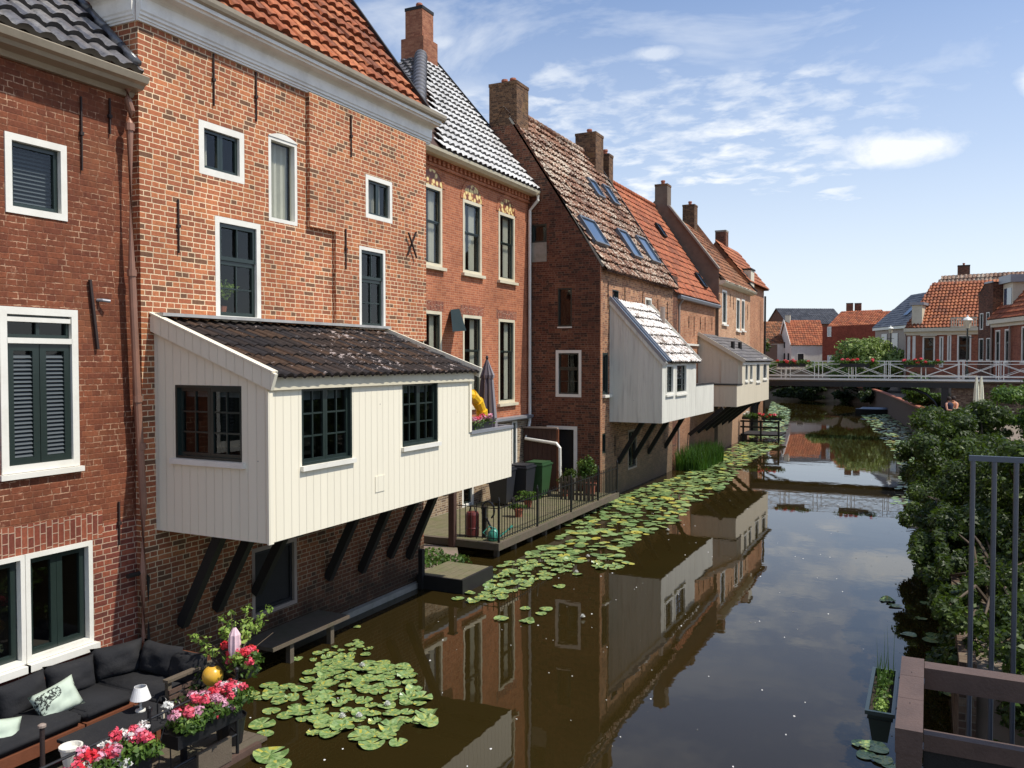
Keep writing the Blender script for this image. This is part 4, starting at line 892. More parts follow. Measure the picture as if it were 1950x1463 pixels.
sr=math.atan2(6.12-4.26,XK2-X4); gr=Vector((-math.cos(sr),0,math.sin(sr))); Lr=(XK2-X4+.12)/math.cos(sr)
mb=pantiles((XK2+.12,KA+.55,4.22),(0,1,0),gr,KA1-KA-.45,Lr,tw=.25,th=.36,amp=.055,step=.07,seed=9,jit=.015); rf=mb.build('roof',M['tile_wh'],k2)
nr=Vector((math.sin(sr),0,math.cos(sr)))
for (ya) in (KA-.03,KA+.30,KA+.52):
    mb=MB(); a=Vector((XK2+.12,ya,4.26)); mb.bar(a,a+gr*Lr,.05,.10,up=nr); mb.build('glazing_bar',M['zinc'],rf)
mb=MB(); a=Vector((XK2+.12,KA-.0,4.27)); b=a+gr*Lr; mb.poly([a,a+Vector((0,.5,0)),b+Vector((0,.5,0)),b]); mb.build('glazing',M['skyglass'],rf)
mb=MB(); a=Vector((XK2+.12,KA-.03,4.15)); mb.bar(a,a+gr*Lr,.04,.15,up=nr); mb.build('verge_board',M['boards2'],rf); mb=MB(); a.y=KA1+.1; a.z=4.25; mb.bar(a,a+gr*Lr,.04,.16,up=nr); mb.build('verge_board',M['boards2'],rf)
mb=MB(); mb.poly([(XK2+.1,KA,4.2),(XK2+.1,KA1+.05,4.2),(X4,KA1+.05,6.1),(X4,KA,6.1)]); mb.build('roof_deck',M['fencewood'],rf)
p=onX(1250,598,-8.3); mb=MB(); mb.tube([(-8.35,28.6,5.4),(-8.35,28.6,6.15)],.09,10); mb.build('flue',M['greyp'],rf)
for y in (25.6,27.2,28.8,30.9):
    mb=MB(); mb.bar((X4,y,1.0),(-8.1,y,kb2-.02),.12,.14); mb.build('brace',M['tar'],k2)

# ============================================================ HOUSE 5 (low orange roof)
X5=-9.1; F5=FX(X5); Y5,Y5b=32.0,39.9
h5=thing('brick_house','low brick house with a bright orange tile roof between two taller gables','house',(X5,36,0))
g5=[RR(F5,(1298,670),(1310,670),(1304,655),(1304,690)),RR(F5,(1300,750),(1312,750),(1306,742),(1306,760))]
mb=MB(); mb.wall(F5,Y5,Y5b,-.5,6.95,[g5[0]]); hull(mb,F5,Y5,Y5b,6.2,-.5,6.95); mb.build('wall',M['brick5'],h5)
window(h5,F5,g5[0],cw=.09,sw=.05,glass='dglass',back=.5)
mb=MB(); mb.box(F5,Y5+.05,Y5+.75,-.02,.14,-.5,7.6); 
mb.build('buttress',M['brick4'],h5)
R5x,R5z=-12.1,11.75; e5x=X5+.22; e5z=6.92; sl=math.atan2(R5z-e5z,e5x-R5x); g5_=Vector((-math.cos(sl),0,math.sin(sl))); S5=(R5z-e5z)/math.sin(sl); n5=Vector((math.sin(sl),0,math.cos(sl)))
mb=pantiles((e5x,Y5+.1,e5z),(0,1,0),g5_,Y5b-Y5-.1,S5,tw=.26,th=.36,amp=.042,step=.045,seed=11,jit=.01,K=5); rf=mb.build('roof',M['tile_or2'],h5)
mb=MB(); mb.poly([(e5x,Y5,e5z-.03),(e5x,Y5b,e5z-.03),(R5x,Y5b,R5z-.03),(R5x,Y5,R5z-.03)]); mb.poly([(-15.3,Y5,e5z-.03),(-15.3,Y5b,e5z-.03),(R5x,Y5b,R5z-.03),(R5x,Y5,R5z-.03)]);
mb.poly([(-15.3,Y5b,e5z-.03),(e5x,Y5b,e5z-.03),(R5x,Y5b,R5z-.03)]); mb.build('roof_deck',M['fencewood'],rf)
mb=MB(); capline(mb,(R5x,Y5,R5z+.05),(R5x,Y5b,R5z+.05),.1,.38); mb.build('ridge_tiles',M['tile_or2'],rf,smooth=True)
mb=MB(); mb.prof(F5,Y5+.76,Y5b-.05,[(.05,6.74),(.26,6.74),(.30,6.84),(.26,6.88),(.02,6.88)]); mb.build('gutter',M['zinc'],h5)
pipe(h5,[(X5+.28,Y5+1.15,6.75),(X5+.10,Y5+1.15,6.5),(X5+.10,Y5+1.15,.6)],.05,'greyp')
roofwin(rf,(e5x,Y5,e5z),g5_,n5,((1247,430),(1252,432),(1264,452),(1259,452)),'tar'); roofwin(rf,(e5x,Y5,e5z),g5_,n5,((1322,524),(1328,526),(1341,549),(1336,549)),'tar')
for (u,v0,v1) in ((1311,602,625),(1321,603,640),(1333,604,628),(1342,604,630),(1355,604,630)): anchor(h5,F5,u,v0,v1)
mb=MB(); a=F5.hit(1300,634); b=F5.hit(1362,636); mb.bar(F5(a[0],.05,4.95),F5(b[0],.05,4.95),.06,.08); mb.build('wall_rail',M['white'],h5)
chimney(rf,-11.95,32.6,10.9,12.55,.5,.5,'chim','chim',1)

# ============================================================ HOUSE 6 (grey gable, buff front)
X6=-8.95; F6=FX(X6); F6s=FY(39.95); Y6,Y6b=39.95,47.7
h6=thing('brick_house','buff brick canal house with a grey rendered gable behind the third kitchen','house',(X6,43,0))
g6=[RR(F6,(1375,590),(1384,590),(1380,553),(1380,618)),RR(F6,(1402,590),(1409,590),(1405,568),(1405,630)),RR(F6,(1412,590),(1418,590),(1415,570),(1415,630))]
mb=MB(); mb.wall(F6,Y6,Y6b,-.5,8.15,g6); mb.poly([(-15.5,Y6b,-.5),(X6,Y6b,-.5),(X6,Y6b,8.1),(-12.2,Y6b,12.4),(-15.5,Y6b,8)]); mb.build('wall',M['brick6'],h6)
for R_ in g6: window(h6,F6,R_,cw=.10,sw=.05,sill=(.06,.1,.08),back=.4,curtain=[(0,1,0)],proud=.01)
mb=MB(); mb.wall(F6s,-15.5,X6-.0,-.5,12.6,[],o=.0,outline=[(-15.5,-.5),(X6,-.5),(X6,8.55),(-11.40,11.75),(-12.1,12.05),(-12.9,11.3),(-15.5,8)]); mb.build('gable_wall',M['plastergrey'],h6)
mb=MB(); a=Vector((X6+.02,39.93,8.6)); b=Vector((-11.36,39.93,11.76)); mb.bar(a,b,.28,.08); mb.build('gable_coping',M['stone'],h6)
R6x,R6z=-12.2,11.85; e6x=X6+.3; e6z=8.0; sl=math.atan2(R6z-e6z,e6x-R6x); g6_=Vector((-math.cos(sl),0,math.sin(sl))); S6=(R6z-e6z)/math.sin(sl); n6=Vector((math.sin(sl),0,math.cos(sl)))
mb=pantiles((e6x,Y6+.2,e6z),(0,1,0),g6_,Y6b-Y6,S6,tw=.27,th=.38,amp=.042,step=.045,seed=12,jit=.01,K=5); rf=mb.build('roof',M['tile_or3'],h6)
mb=MB(); mb.poly([(e6x,Y6+.1,e6z-.03),(e6x,Y6b+.1,e6z-.03),(R6x,Y6b+.1,R6z-.03),(R6x,Y6+.1,R6z-.03)]); mb.poly([(-15.6,Y6+.1,e6z-.03),(-15.6,Y6b+.1,e6z-.03),(R6x,Y6b+.1,R6z-.03),(R6x,Y6+.1,R6z-.03)]); mb.build('roof_deck',M['fencewood'],rf)
mb=MB(); a=Vector((e6x,Y6b+.2,e6z+.06)); mb.bar(a,a+g6_*S6,.10,.16); mb.build('verge_board',M['tar'],rf)
mb=MB(); mb.prof(F6,Y6+.05,Y6b+.2,[(0,7.86),(.1,7.86),(.3,7.96),(.34,8.04),(.3,8.08),(0,8.08)]); mb.build('gutter',M['cream'],h6)
chimney(rf,-11.78,40.3,11.2,12.75,.62,.66,'plastergrey','chim',1)
chimney(rf,-12.25,47.3,11.3,12.95,.68,.7,'chim','chim',1)
for (u,v0,v1) in ((1369,560,590),(1390,560,585),(1396,566,590),(1423,580,610)): anchor(h6,F6,u,v0,v1)

# ============================================================ KITCHEN 3
XK3=-7.2; KC=36.7; KC1=43.4; kb3=2.34; F=FX(XK3); Fs=FY(KC)
k3=thing('hanging_kitchen','beige hanging kitchen with a low grey roof and four slim windows, farthest of the row','kitchen',(-8.1,KC,kb3))
vs=[F.rect(a,c,b,d) for a,c,b,d in ((1419,684,1424,726),(1428,684,1433,725),(1440,683,1447,727),(1453,681,1460,722))]
mb=MB(); mb.wall(F,KC,KC1,kb3,4.28,vs,depth=.08)
mb.wall(F,35.6,KC,kb3,3.24,[]); mb.build('front_wall',M['boards3'],k3)
O_=[(X5,kb3),(XK3,kb3),(XK3,4.26),(X5,5.45)]
mb=MB(); mb.wall(Fs,X5,XK3,kb3,5.5,[],outline=O_); mb.build('side_wall',M['boards3'],k3); mb=MB(); mb.wall(FY(KC1),X5,XK3,kb3,5.5,[],outline=O_); mb.build('side_wall',M['boards3'],k3); mb=MB(); mb.wall(FY(35.6),X5,XK3,kb3,3.24,[]); mb.build('side_wall',M['boards3'],k3)
d3=Fs.rect(1375,688,1404,730); mb=MB(); mb.box(Fs,d3[0],d3[1],.002,.03,3.24,d3[3]); dd=mb.build('door',M['boards3'],k3)
mb=MB(); mb.box(Fs,d3[0]-.05,d3[0]-.002,.002,.045,3.24,d3[3]+.05); mb.box(Fs,d3[1]+.002,d3[1]+.05,.002,.045,3.24,d3[3]+.05); mb.box(Fs,d3[0],d3[1],.002,.045,d3[3]+.002,d3[3]+.05); mb.build('door_frame',M['boards3'],dd)
mb=MB(); mb.box(WORLD,X5,XK3-.01,35.61,KC1-.01,kb3,kb3+.06); mb.build('floor',M['tar'],k3)
mb=MB(); mb.box(WORLD,X5,XK3+.03,35.56,KC-.003,3.243,3.29); mb.build('coping',M['tar'],k3)
for R_ in vs: window(k3,F,R_,casing='white',cw=.06,sash='green',sw=.03,sill=(.03,.06,.05),glass='dglass',back=.8,proud=.01)
sr=math.atan2(5.40-4.26,XK3-X5); gr=Vector((-math.cos(sr),0,math.sin(sr))); Lr=(XK3-X5+.15)/math.cos(sr)
mb=pantiles((XK3+.15,KC-.1,4.26),(0,1,0),gr,KC1-KC+.25,Lr,tw=.4,th=.3,amp=.004,step=.02,seed=13,K=5); rf=mb.build('roof',M['slate2'],k3)
nr=Vector((math.sin(sr),0,math.cos(sr)))
for ya in (KC-.14,KC1+.18): mb=MB(); a=Vector((XK3+.15,ya,4.24)); mb.bar(a,a+gr*Lr,.05,.16,up=nr); mb.build('verge_board',M['boards3'],rf)
mb=MB(); mb.box(F,KC-.05,KC1+.1,.003,.05,4.10,4.26); mb.build('fascia',M['white'],rf)
for y in (38.6,40.2): mb=MB(); mb.tube([(-8.0,y,4.6),(-8.0,y,5.15)],.09,10); mb.build('flue',M['tar'],rf)
mb=MB(); mb.poly([(XK3+.12,KC-.1,4.22),(XK3+.12,KC1+.1,4.22),(X5,KC1+.1,5.4),(X5,KC-.1,5.4)]); mb.build('roof_deck',M['fencewood'],rf)
for i in range(7):
    y=33.6+i*1.45
    if i<1: continue
    mb=MB(); mb.bar((X5+.05,y,1.15),(XK3-.45,y,kb3-.02),.13,.15); mb.build('brace',M['tar'],k3)

# ============================================================ HOUSE 7 beyond
h7=thing('brick_house','farthest canal house of the left row, with a white corner turret','house',(-9.4,51,0))
mb=MB(); hull(mb,FX(-9.3),47.75,54,5,-.5,8.7,front=True); mb.build('wall',M['brick5'],h7)
sl=math.atan2(2.4,1.9); gg=Vector((-math.cos(sl),0,math.sin(sl)))
mb=pantiles((-9.0,47.75,8.65),(0,1,0),gg,6.3,3.1,tw=.3,th=.4,amp=.05,step=.05,seed=14,K=5); rf=mb.build('roof',M['tile_or'],h7)
mb=MB(); mb.poly([(-9.0,47.75,8.6),(-10.9,47.75,11.0),(-12.8,47.75,8.6)]); mb.poly([(-9.0,54,8.6),(-10.9,54,11.0),(-12.8,54,8.6)]); mb.poly([(-12.8,54,8.6),(-10.9,54,11.0),(-10.9,47.75,11),(-12.8,47.75,8.6)]); mb.build('roof_deck',M['tile_or3'],rf)
chimney(rf,-11.05,50.0,10.4,11.8,.62,.7,'brick4','stone',0)
mb=MB(); mb.box(WORLD,-9.7,-9.02,48.2,49.2,8.0,9.35); mb.build('turret',M['cream'],h7)
mb=MB(); mb.box(WORLD,-9.75,-8.96,48.15,49.25,9.352,9.44); mb.build('turret_cap',M['tar'],h7)
pipe(h7,[(-9.05,53.0,8.2),(-9.05,53.0,.5)],.06,'tar')

# ============================================================ DECK AND YARD IN FRONT OF HOUSE 3
dz=.30
dk=thing('timber_deck','mossy plank terrace over the water below the smooth orange brick house','deck',(-9.5,20,0))
mb=MB(); y=16.15
while y<23.8: mb.box(WORLD,-11.28,-8.36,y,y+.13,dz-.04,dz); y+=.145
mb.build('planks',M['mosswood'],dk)
mb=MB(); mb.box(WORLD,-8.355,-8.27,16.0,23.85,dz-.12,dz+.04); mb.box(WORLD,-11.28,-8.36,16.02,16.14,dz-.12,dz+.03); mb.build('edge_beam',M['oldwood'],dk)
y=16.2
while y<23.8:
    mb=MB(); mb.box(WORLD,-8.5,-8.40,y,y+.10,-1,dz-.12); mb.build('pile',M['oldwood'],dk); y+=.85
rl=thing('iron_railing','thin black iron picket railing along the edge of the mossy terrace','railing',(-8.32,20,dz))
mb=MB(); yy=16.1
for z in (dz+.12,dz+.78): mb.bar((-8.32,16.1,z),(-8.32,23.8,z),.018); mb.bar((-8.32,16.1,z),(-9.5,16.1,z),.018)
mb.build('rails',M['black'],rl)
for y in (16.1,18.1,20.2,22.2,23.8): mb=MB(); mb.bar((-8.32,y,dz-.1),(-8.32,y,dz+.95),.04); mb.lathe((-8.32,y,dz+.95),[(.03,0),(.015,.06),(.0,.09)],6); mb.build('post',M['black'],rl)
y=16.25; k=0
while y<23.75 and k<58: mb=MB(); mb.bar((-8.32,y,dz+.08),(-8.32,y,dz+.86),.014); mb.build('picket',M['black'],rl); y+=.13; k+=1
x=-8.45
while x>-9.5: mb=MB(); mb.bar((x,16.1,dz+.08),(x,16.1,dz+.86),.014); mb.build('picket',M['black'],rl); x-=.14
def bin_(x,y,mat,label,rz=0):
    t=thing('wheelie_bin',label,'bin',(x,y,dz),'wheelie bins on the terrace'); F=Frame(x,y,(math.cos(rz),math.sin(rz)),(-math.sin(rz),math.cos(rz)))
    mb=MB(); i=0; n=[]
    for z,w_,d_ in ((.08,.22,.24),(.55,.26,.30),(.95,.29,.35)):
        for a,b in ((-1,-1),(1,-1),(1,1),(-1,1)): mb.v.append(tuple(F(a*w_,b*d_,dz+z)))
    for r in range(2):
        for j in range(4): a=r*4+j; b=r*4+(j+1)%4; mb.f.append((a,b,b+4,a+4))
    mb.f.append((3,2,1,0)); mb.build('body',M[mat],t)
    mb=MB(); mb.box(F,-.31,.31,-.38,.38,dz+.951,dz+.99); mb.box(F,-.27,.27,-.32,.30,dz+.991,dz+1.05); mb.bar(F(-.26,.42,dz+.98),F(.26,.42,dz+.98),.03); mb.build('lid',M[mat],t)
    for s in (-1,1): mb=MB(); mb.tube([F(s*.24,.2,dz+.10),F(s*.29,.2,dz+.10)],.10,12); mb.build('wheel',M['tar'],t)
bin_(-10.55,20.6,'binblack','black wheelie bin nearest the hanging kitchen on the mossy terrace',.1); bin_(-10.35,21.45,'binblack','black wheelie bin in the middle, beside the green bin',.05); bin_(-10.2,22.25,'bingreen','green wheelie bin beside two black bins on the terrace',.0)
mb=MB(); g_=onY(1003,820,23.6); 
sh=thing('shed_fence','dark brown board gate with a flat cap behind the wheelie bins','fence',(-10.9,23.5,dz))
mb=MB(); x=-11.25; ztop=onY(1030,816,23.5).z
while x<onY(1056,820,23.5).x: mb.box(FY(23.5),x,x+.15,0,.03,dz,ztop); x+=.158
mb.build('boards',M['fencewood'],sh); xe=x
mb=MB(); mb.box(FY(23.5),-11.28,xe+.03,-.05,.08,ztop+.002,ztop+.05); mb.build('cap',M['greyp'],sh)
mb=MB(); mb.box(FY(23.5),xe+.001,xe+.06,-.02,.05,dz,ztop); mb.build('post',M['wood'],sh)
def pottedplant(x,y,z,label,h,r,mat,seed,pot='terra',n=700,ls=.07,pr=.12,ph=.2):
    t=thing('potted_plant',label,'plant',(x,y,z)); mb=MB(); mb.lathe((x,y,z),[(pr*.7,0),(pr,ph),(pr*1.08,ph),(pr*1.05,ph-.03)],12); mb.build('pot',M[pot],t)
    rng=random.Random(seed); leaves('foliage',M[mat],t,clumpset(rng,(x,y,z+ph+h*.5),(r,r,h*.55),7,.5),n,ls,seed,shell=.3)
    mb=MB()
    for k in range(5): a=rng.uniform(0,6.28); mb.tube([(x,y,z+ph),(x+r*.6*math.cos(a),y+r*.6*math.sin(a),z+ph+h*rng.uniform(.5,.9))],[.012,.005],5)
    mb.build('stems',M['stem'],t); return t
pottedplant(-9.75,20.6,dz,'low leafy plant in front of the wheelie bins on the terrace',.25,.4,'leafB',31,n=900)
pottedplant(-9.55,22.7,dz,'bushy green plant beside the green bin and white pipe',.75,.35,'leafA',32,n=1300)
pottedplant(-9.0,23.3,dz,'bright green bush in a pot before the dark doorway',.9,.34,'leafB',33,n=1300,pr=.2,ph=.35)
pottedplant(-9.35,19.2,dz,'small tuft of herbs low on the mossy planks',.15,.25,'leafB',34,n=400)
pf=thing('picket_fence','short weathered picket fence around the plants at the end of the terrace','fence',(-8.9,22.6,dz))
for k in range(9):
    x=-9.5+k*.12; mb=MB(); mb.box(FY(22.25),x,x+.07,0,.02,dz,dz+.62+.03*(k%3)); mb.build('picket',M['oldwood'],pf)
mb=MB(); mb.box(FY(22.25),-9.55,-8.4,-.03,-.001,dz+.15,dz+.2); mb.box(FY(22.25),-9.55,-8.4,-.03,-.001,dz+.45,dz+.5); mb.build('rails',M['oldwood'],pf)
wc_=thing('watering_can','teal plastic watering can on the corner of the mossy terrace','watering can',(-8.6,16.35,dz))
mb=MB(); mb.lathe((-8.6,16.4,dz),[(.11,0),(.13,.05),(.12,.2),(.07,.24),(.06,.26)],12); mb.build('body',M['teal'],wc_,smooth=True)
mb=MB(); mb.tube([(-8.5,16.45,dz+.08),(-8.38,16.6,dz+.2),(-8.3,16.72,dz+.3)],[.025,.018,.03],8); mb.build('spout',M['teal'],wc_)
mb=MB(); mb.tube([(-8.68,16.3,dz+.08),(-8.76,16.2,dz+.2),(-8.66,16.3,dz+.33),(-8.56,16.42,dz+.27)],.014,6); mb.build('handle',M['teal'],wc_)
gp=thing('standing_post','dark red square post beside a red barrel at the corner of the terrace','post',(-9.45,16.0,dz))
mb=MB(); mb.box(WORLD,-9.5,-9.36,15.95,16.08,-.4,1.75); mb.build('shaft',M['fencewood'],gp); mb=MB(); mb.box(WORLD,-9.52,-9.34,15.93,16.10,1.752,1.79); mb.build('cap',M['tar'],gp)
rb=thing('red_barrel','small dull red barrel beside the dark post on the terrace','barrel',(-9.25,16.6,dz)); mb=MB(); mb.lathe((-9.25,16.6,dz),[(.14,0),(.15,.05),(.15,.18),(.16,.2),(.15,.22),(.15,.5),(.13,.56)],14); mb.build('body',M['red'],rb); mb=MB(); mb.tube([(-9.33,16.6,dz+.56),(-9.3,16.6,dz+.68),(-9.2,16.6,dz+.68),(-9.17,16.6,dz+.56)],.015,6); mb.build('handle',M['black'],rb)
hz_=thing('hose_stand','black hose hanging in a loop on a short stand by the terrace corner','hose',(-8.9,16.7,dz))
mb=MB(); mb.box(WORLD,-9.0,-8.92,16.6,16.68,dz,dz+.7); mb.build('stand',M['black'],hz_)
mb=MB(); mb.tube([(-8.86+.16*math.cos(t*.5),16.62,dz+.62+.2*math.sin(t*.5)) for t in range(-2,10)]+[(-8.75,16.6,dz+.2),(-8.62,16.6,dz+.02)],.022,6); mb.build('hose',M['black'],hz_)
# low grassy ledge and step box at the water
slab('grass_ledge',[(-11.3,13.7),(-8.62,13.7),(-8.62,14.9),(-9.3,16.0),(-11.3,16.0)],-1,.16,'ground',label='overgrown ledge beside the mossy terrace',cat='ground')
gl=leaves('ledge_grass',M['leafB'],None,[((-9.2+.25*i,14.2+.3*(i%4),.2),(.35,.35,.10)) for i in range(-5,3)],1500,.09,77,up=0.); tag(gl,'patchy grass growing on the ledge by the water','grass',kind='stuff')
st=thing('landing_step','mossy plank step box low at the water beside the big brick house corner','step',(-8.0,13.9,0))
mb=MB(); 
for k in range(5): mb.box(WORLD,-8.62+k*.19,-8.62+k*.19+.18,13.35,14.45,.22,.26)
mb.build('step_top',M['mosswood'],st)
mb=MB(); mb.box(WORLD,-8.62,-7.68,13.30,13.35,-.2,.26); mb.box(WORLD,-7.68,-7.62,13.30,14.5,-.2,.26); mb.build('apron',M['tar'],st)
mb=MB(); mb.box(WORLD,-8.55,-8.46,13.25,13.34,-.3,.75); mb.build('post',M['tar'],st)
# reeds
def blades(name,label,c,hw,n,h,seed):
    rng=random.Random(seed); mb=MB()
    for _ in range(n):
        x=c[0]+rng.uniform(-1,1)*hw[0]; y=c[1]+rng.uniform(-1,1)*hw[1]; a=rng.uniform(0,6.28); L_=h*rng.uniform(.5,1.1); lx,ly=math.cos(a),math.sin(a); b=rng.uniform(.05,.35)*L_; w_=.013
        p=[Vector((x+lx*b*t*t,y+ly*b*t*t,L_*(t-.15*t*t*b))) for t in (0,.5,1)]; s_=Vector((-ly,lx,0))*w_
        mb.poly([p[0]-s_,p[0]+s_,p[1]+s_*.9,p[1]-s_*.9]); mb.poly([p[1]-s_*.9,p[1]+s_*.9,p[2]])
    o=mb.build(name,M['reed'],None,recalc=False); return o
for i,(y0,y1,lb) in enumerate(((32.1,34.3,'dense green reed clump at the foot of the low house wall'),(34.4,36.2,'thinner green reed clump under the kitchen balcony'))):
    c=((X5+.75),(y0+y1)/2); tag(blades('reed_clump',lb,c,(.55,(y1-y0)/2),900,.95,40+i),lb,'reeds')

# ============================================================ LILY PADS
def padmesh(name,r,seed):
    rng=random.Random(seed); mb=MB(); n=22; c=(0,0,.006); ring1=[];ring2=[]
    a0=rng.uniform(0,6.28); cut=.16; ph=rng.uniform(0,6); amp_=rng.choice([.3,.6,1.0,2.0])
    for k in range(n+1):
        t=a0+cut+(2*math.pi-2*cut)*k/n; w_=1+.04*math.sin(3*t+ph); z=.010+amp_*(.010*math.sin(2*t+ph)+.014*max(0,math.sin(t+ph*2))**3+(.010 if rng.random()<.2 else 0))
        ring2.append((r*w_*math.cos(t),r*w_*.94*math.sin(t),max(.004,z))); ring1.append((r*.55*w_*math.cos(t),r*.55*w_*math.sin(t),.007))
    for k in range(n):
        mb.poly([c,ring1[k],ring1[k+1]]); mb.poly([ring1[k],ring2[k],ring2[k+1],ring1[k+1]])
    o=mb.build(name,M['pad'],None,recalc=False); return o
protos=[]
for i in range(10): protos.append(padmesh('lily_pad',.13,100+i).data)
for o in [o for o in COL.objects if o.name.startswith('lily_pad')]: bpy.data.objects.remove(o)
rng=random.Random(5)
def zp_(u,v): p=onZ(u,v); return (p.x,p.y)
near=[zp_(u,v) for u,v in ((505,1300),(515,1360),(545,1375),(580,1380),(640,1385),(680,1420),(760,1420),(765,1375),(815,1385),(810,1335),(790,1310),(770,1270),(715,1262),(640,1258),(590,1282),(560,1305))]
near2=[zp_(u,v) for u,v in ((560,1255),(605,1270),(690,1255),(710,1235),(680,1215),(620,1240))]
strip=[zp_(u,v) for u,v in ((830,1115),(880,1150),(950,1150),(1020,1110),(1100,1095),(1200,1080),(1190,1040),(1290,995),(1320,960),(1370,935),(1420,885),(1490,845),(1500,810),(1505,780),(1470,765),(1462,790),(1425,835),(1380,860),(1300,905),(1180,945),(1080,990),(1070,1020),(1000,1060),(900,1095))]
rstrip=[zp_(u,v) for u,v in ((1640,790),(1700,790),(1780,855),(1770,960),(1700,960),(1720,900),(1690,850))]
def sample(poly,n,dmin,seed,dens=None):
    rng=random.Random(seed); xs=[p[0] for p in poly]; ys=[p[1] for p in poly]; out=[]; tries=0
    while len(out)<n and tries<n*60:
        tries+=1; x=rng.uniform(min(xs),max(xs)); y=rng.uniform(min(ys),max(ys))
        if not inside((x,y),poly): continue
        if dens and rng.random()>dens(x,y): continue
        if any((x-a)**2+(y-b)**2<dmin*dmin for a,b in out[-600:]): continue
        out.append((x,y))
    return out
def addpad(x,y,s,label,group,rng):
    o=bpy.data.objects.new('lily_pad',rng.choice(protos)); COL.objects.link(o); o.location=(x,y,.004+rng.random()*.012); o.rotation_euler=(rng.uniform(-.03,.03),rng.uniform(-.03,.03),rng.uniform(0,6.28)); o.scale=(s,s,s)
    tag(o,label,'lily pad',group)
for (x,y) in sample(near,98,.17,1): addpad(x,y,rng.uniform(.62,1.18),'mottled green lily pad in the dense near cluster below the big hanging kitchen','lily pads in the near cluster',rng)
for (x,y) in sample(near2,22,.13,2): addpad(x,y,rng.uniform(.4,.8),'small lily pad at the back edge of the near cluster toward the brick wall','small lily pads behind the near cluster',rng)
for (u,v,s) in ((500,1382,1.2),(505,1400,.8),(515,1440,1.5),(480,1325,.8),(497,1330,.7),(530,1462,1.1),(598,1398,.7),(628,1400,1.),(812,1378,1.2),(780,1335,1.1),(680,1195,.5),(700,1238,.5)):
    x,y=zp_(u,v); addpad(x,y,s,'lone lily pad drifting beside the near cluster','lone lily pads around the near cluster',rng)
import bisect
sp=sample(strip,2300,.145,3); sp.sort(key=lambda p:p[1])
for i,(x,y) in enumerate(sp[:120]): addpad(x,y,rng.uniform(.6,1.15),'lily pad in the long band along the left bank, near end','lily pads in the band along the left bank',rng)
rp=[(x,y) for x,y in [zp_(u,v) for u,v in ((1690,1145),(1705,1155),(1765,1150),(1755,1180),(1730,1210),(1780,1212),(1775,1222),(1825,1225),(1640,1420),(1665,1425),(1650,1440),(1680,1450),(1700,1460),(1812,1300),(1805,1320),(1830,1315),(1000,1160),(1040,1162),(1030,1170),(955,1180),(1003,1185),(1065,1118))]]
for (x,y) in rp[:9]: addpad(x,y,rng.uniform(.7,1.1),'scattered dull lily pad on open water in front of the right bank shrubs','scattered lily pads by the right bank',rng)
for (x,y) in rp[9:16]: addpad(x,y,rng.uniform(.8,1.2),'lily pad beside the brown timber railing at the lower right','lily pads by the timber railing',rng)
for (x,y) in rp[16:]: addpad(x,y,rng.uniform(.7,1.1),'lily pad on brown water off the near end of the long band','loose lily pads off the long band',rng)
mb=MB()
def padinto(mb,x,y,s,rng):
    a0=rng.uniform(0,6.28); n=9; r=.13*s; z=.005+rng.random()*.03; tx,ty=rng.uniform(-.12,.12),rng.uniform(-.12,.12)
    pts=[(x,y,z)]+[(x+r*math.cos(t),y+r*math.sin(t),max(.003,z+r*(tx*math.cos(t)+ty*math.sin(t)))) for t in [a0+.2+5.88*k/n for k in range(n+1)]]; mb.poly(pts)
for (x,y) in sp[120:]: padinto(mb,x,y,rng.uniform(.6,1.2),rng)
for (x,y) in sample(rstrip,700,.20,8,lambda x,y:.5): padinto(mb,x,y,rng.uniform(.6,1.3),rng)
tag(mb.build('lily_carpet',M['pad'],None,recalc=False),'carpet of distant lily pads along both banks','lily pads',kind='stuff')
mb=MB()
for _ in range(330):
    x=rng.uniform(-7.5,0); y=3.5+rng.random()**1.4*30
    s=rng.uniform(.004,.018); a=rng.uniform(0,3); mb.poly([(x+s*math.cos(a+t)*(1 if t%2<1 else .6),y+s*math.sin(a+t),.004+.004*math.sin(t)) for t in (0,1.2,2.5,3.9,5.1)])
tag(mb.build('floating_petals',M['fwhite'],None,recalc=False),'pale specks of fallen petals floating on the canal','petals',kind='stuff')
for i,(u,v) in enumerate(((690,1268),(738,1342),(652,1365),(684,1364),(1098,1090),(1272,1010),(1120,1060),(1110,1175))):
    p=onZ(u,v,.03); mb=MB()
    for ringi,(r,z) in enumerate(((.05,.01),(.04,.03),(.022,.05))):
        for k in range(8): a=k*.785+ringi*.4; d=Vector((math.cos(a),math.sin(a),0)); s_=Vector((-d.y,d.x,0)); mb.poly([p+d*.008,p+d*r*.6+s_*.012+Vector((0,0,z*.6)),p+d*r+Vector((0,0,z)),p+d*r*.6-s_*.012+Vector((0,0,z*.6))])
    tag(mb.build('water_lily_flower',M['fwhite'],None,recalc=False),'white water lily flower open among the pads','flower','white water lily flowers')

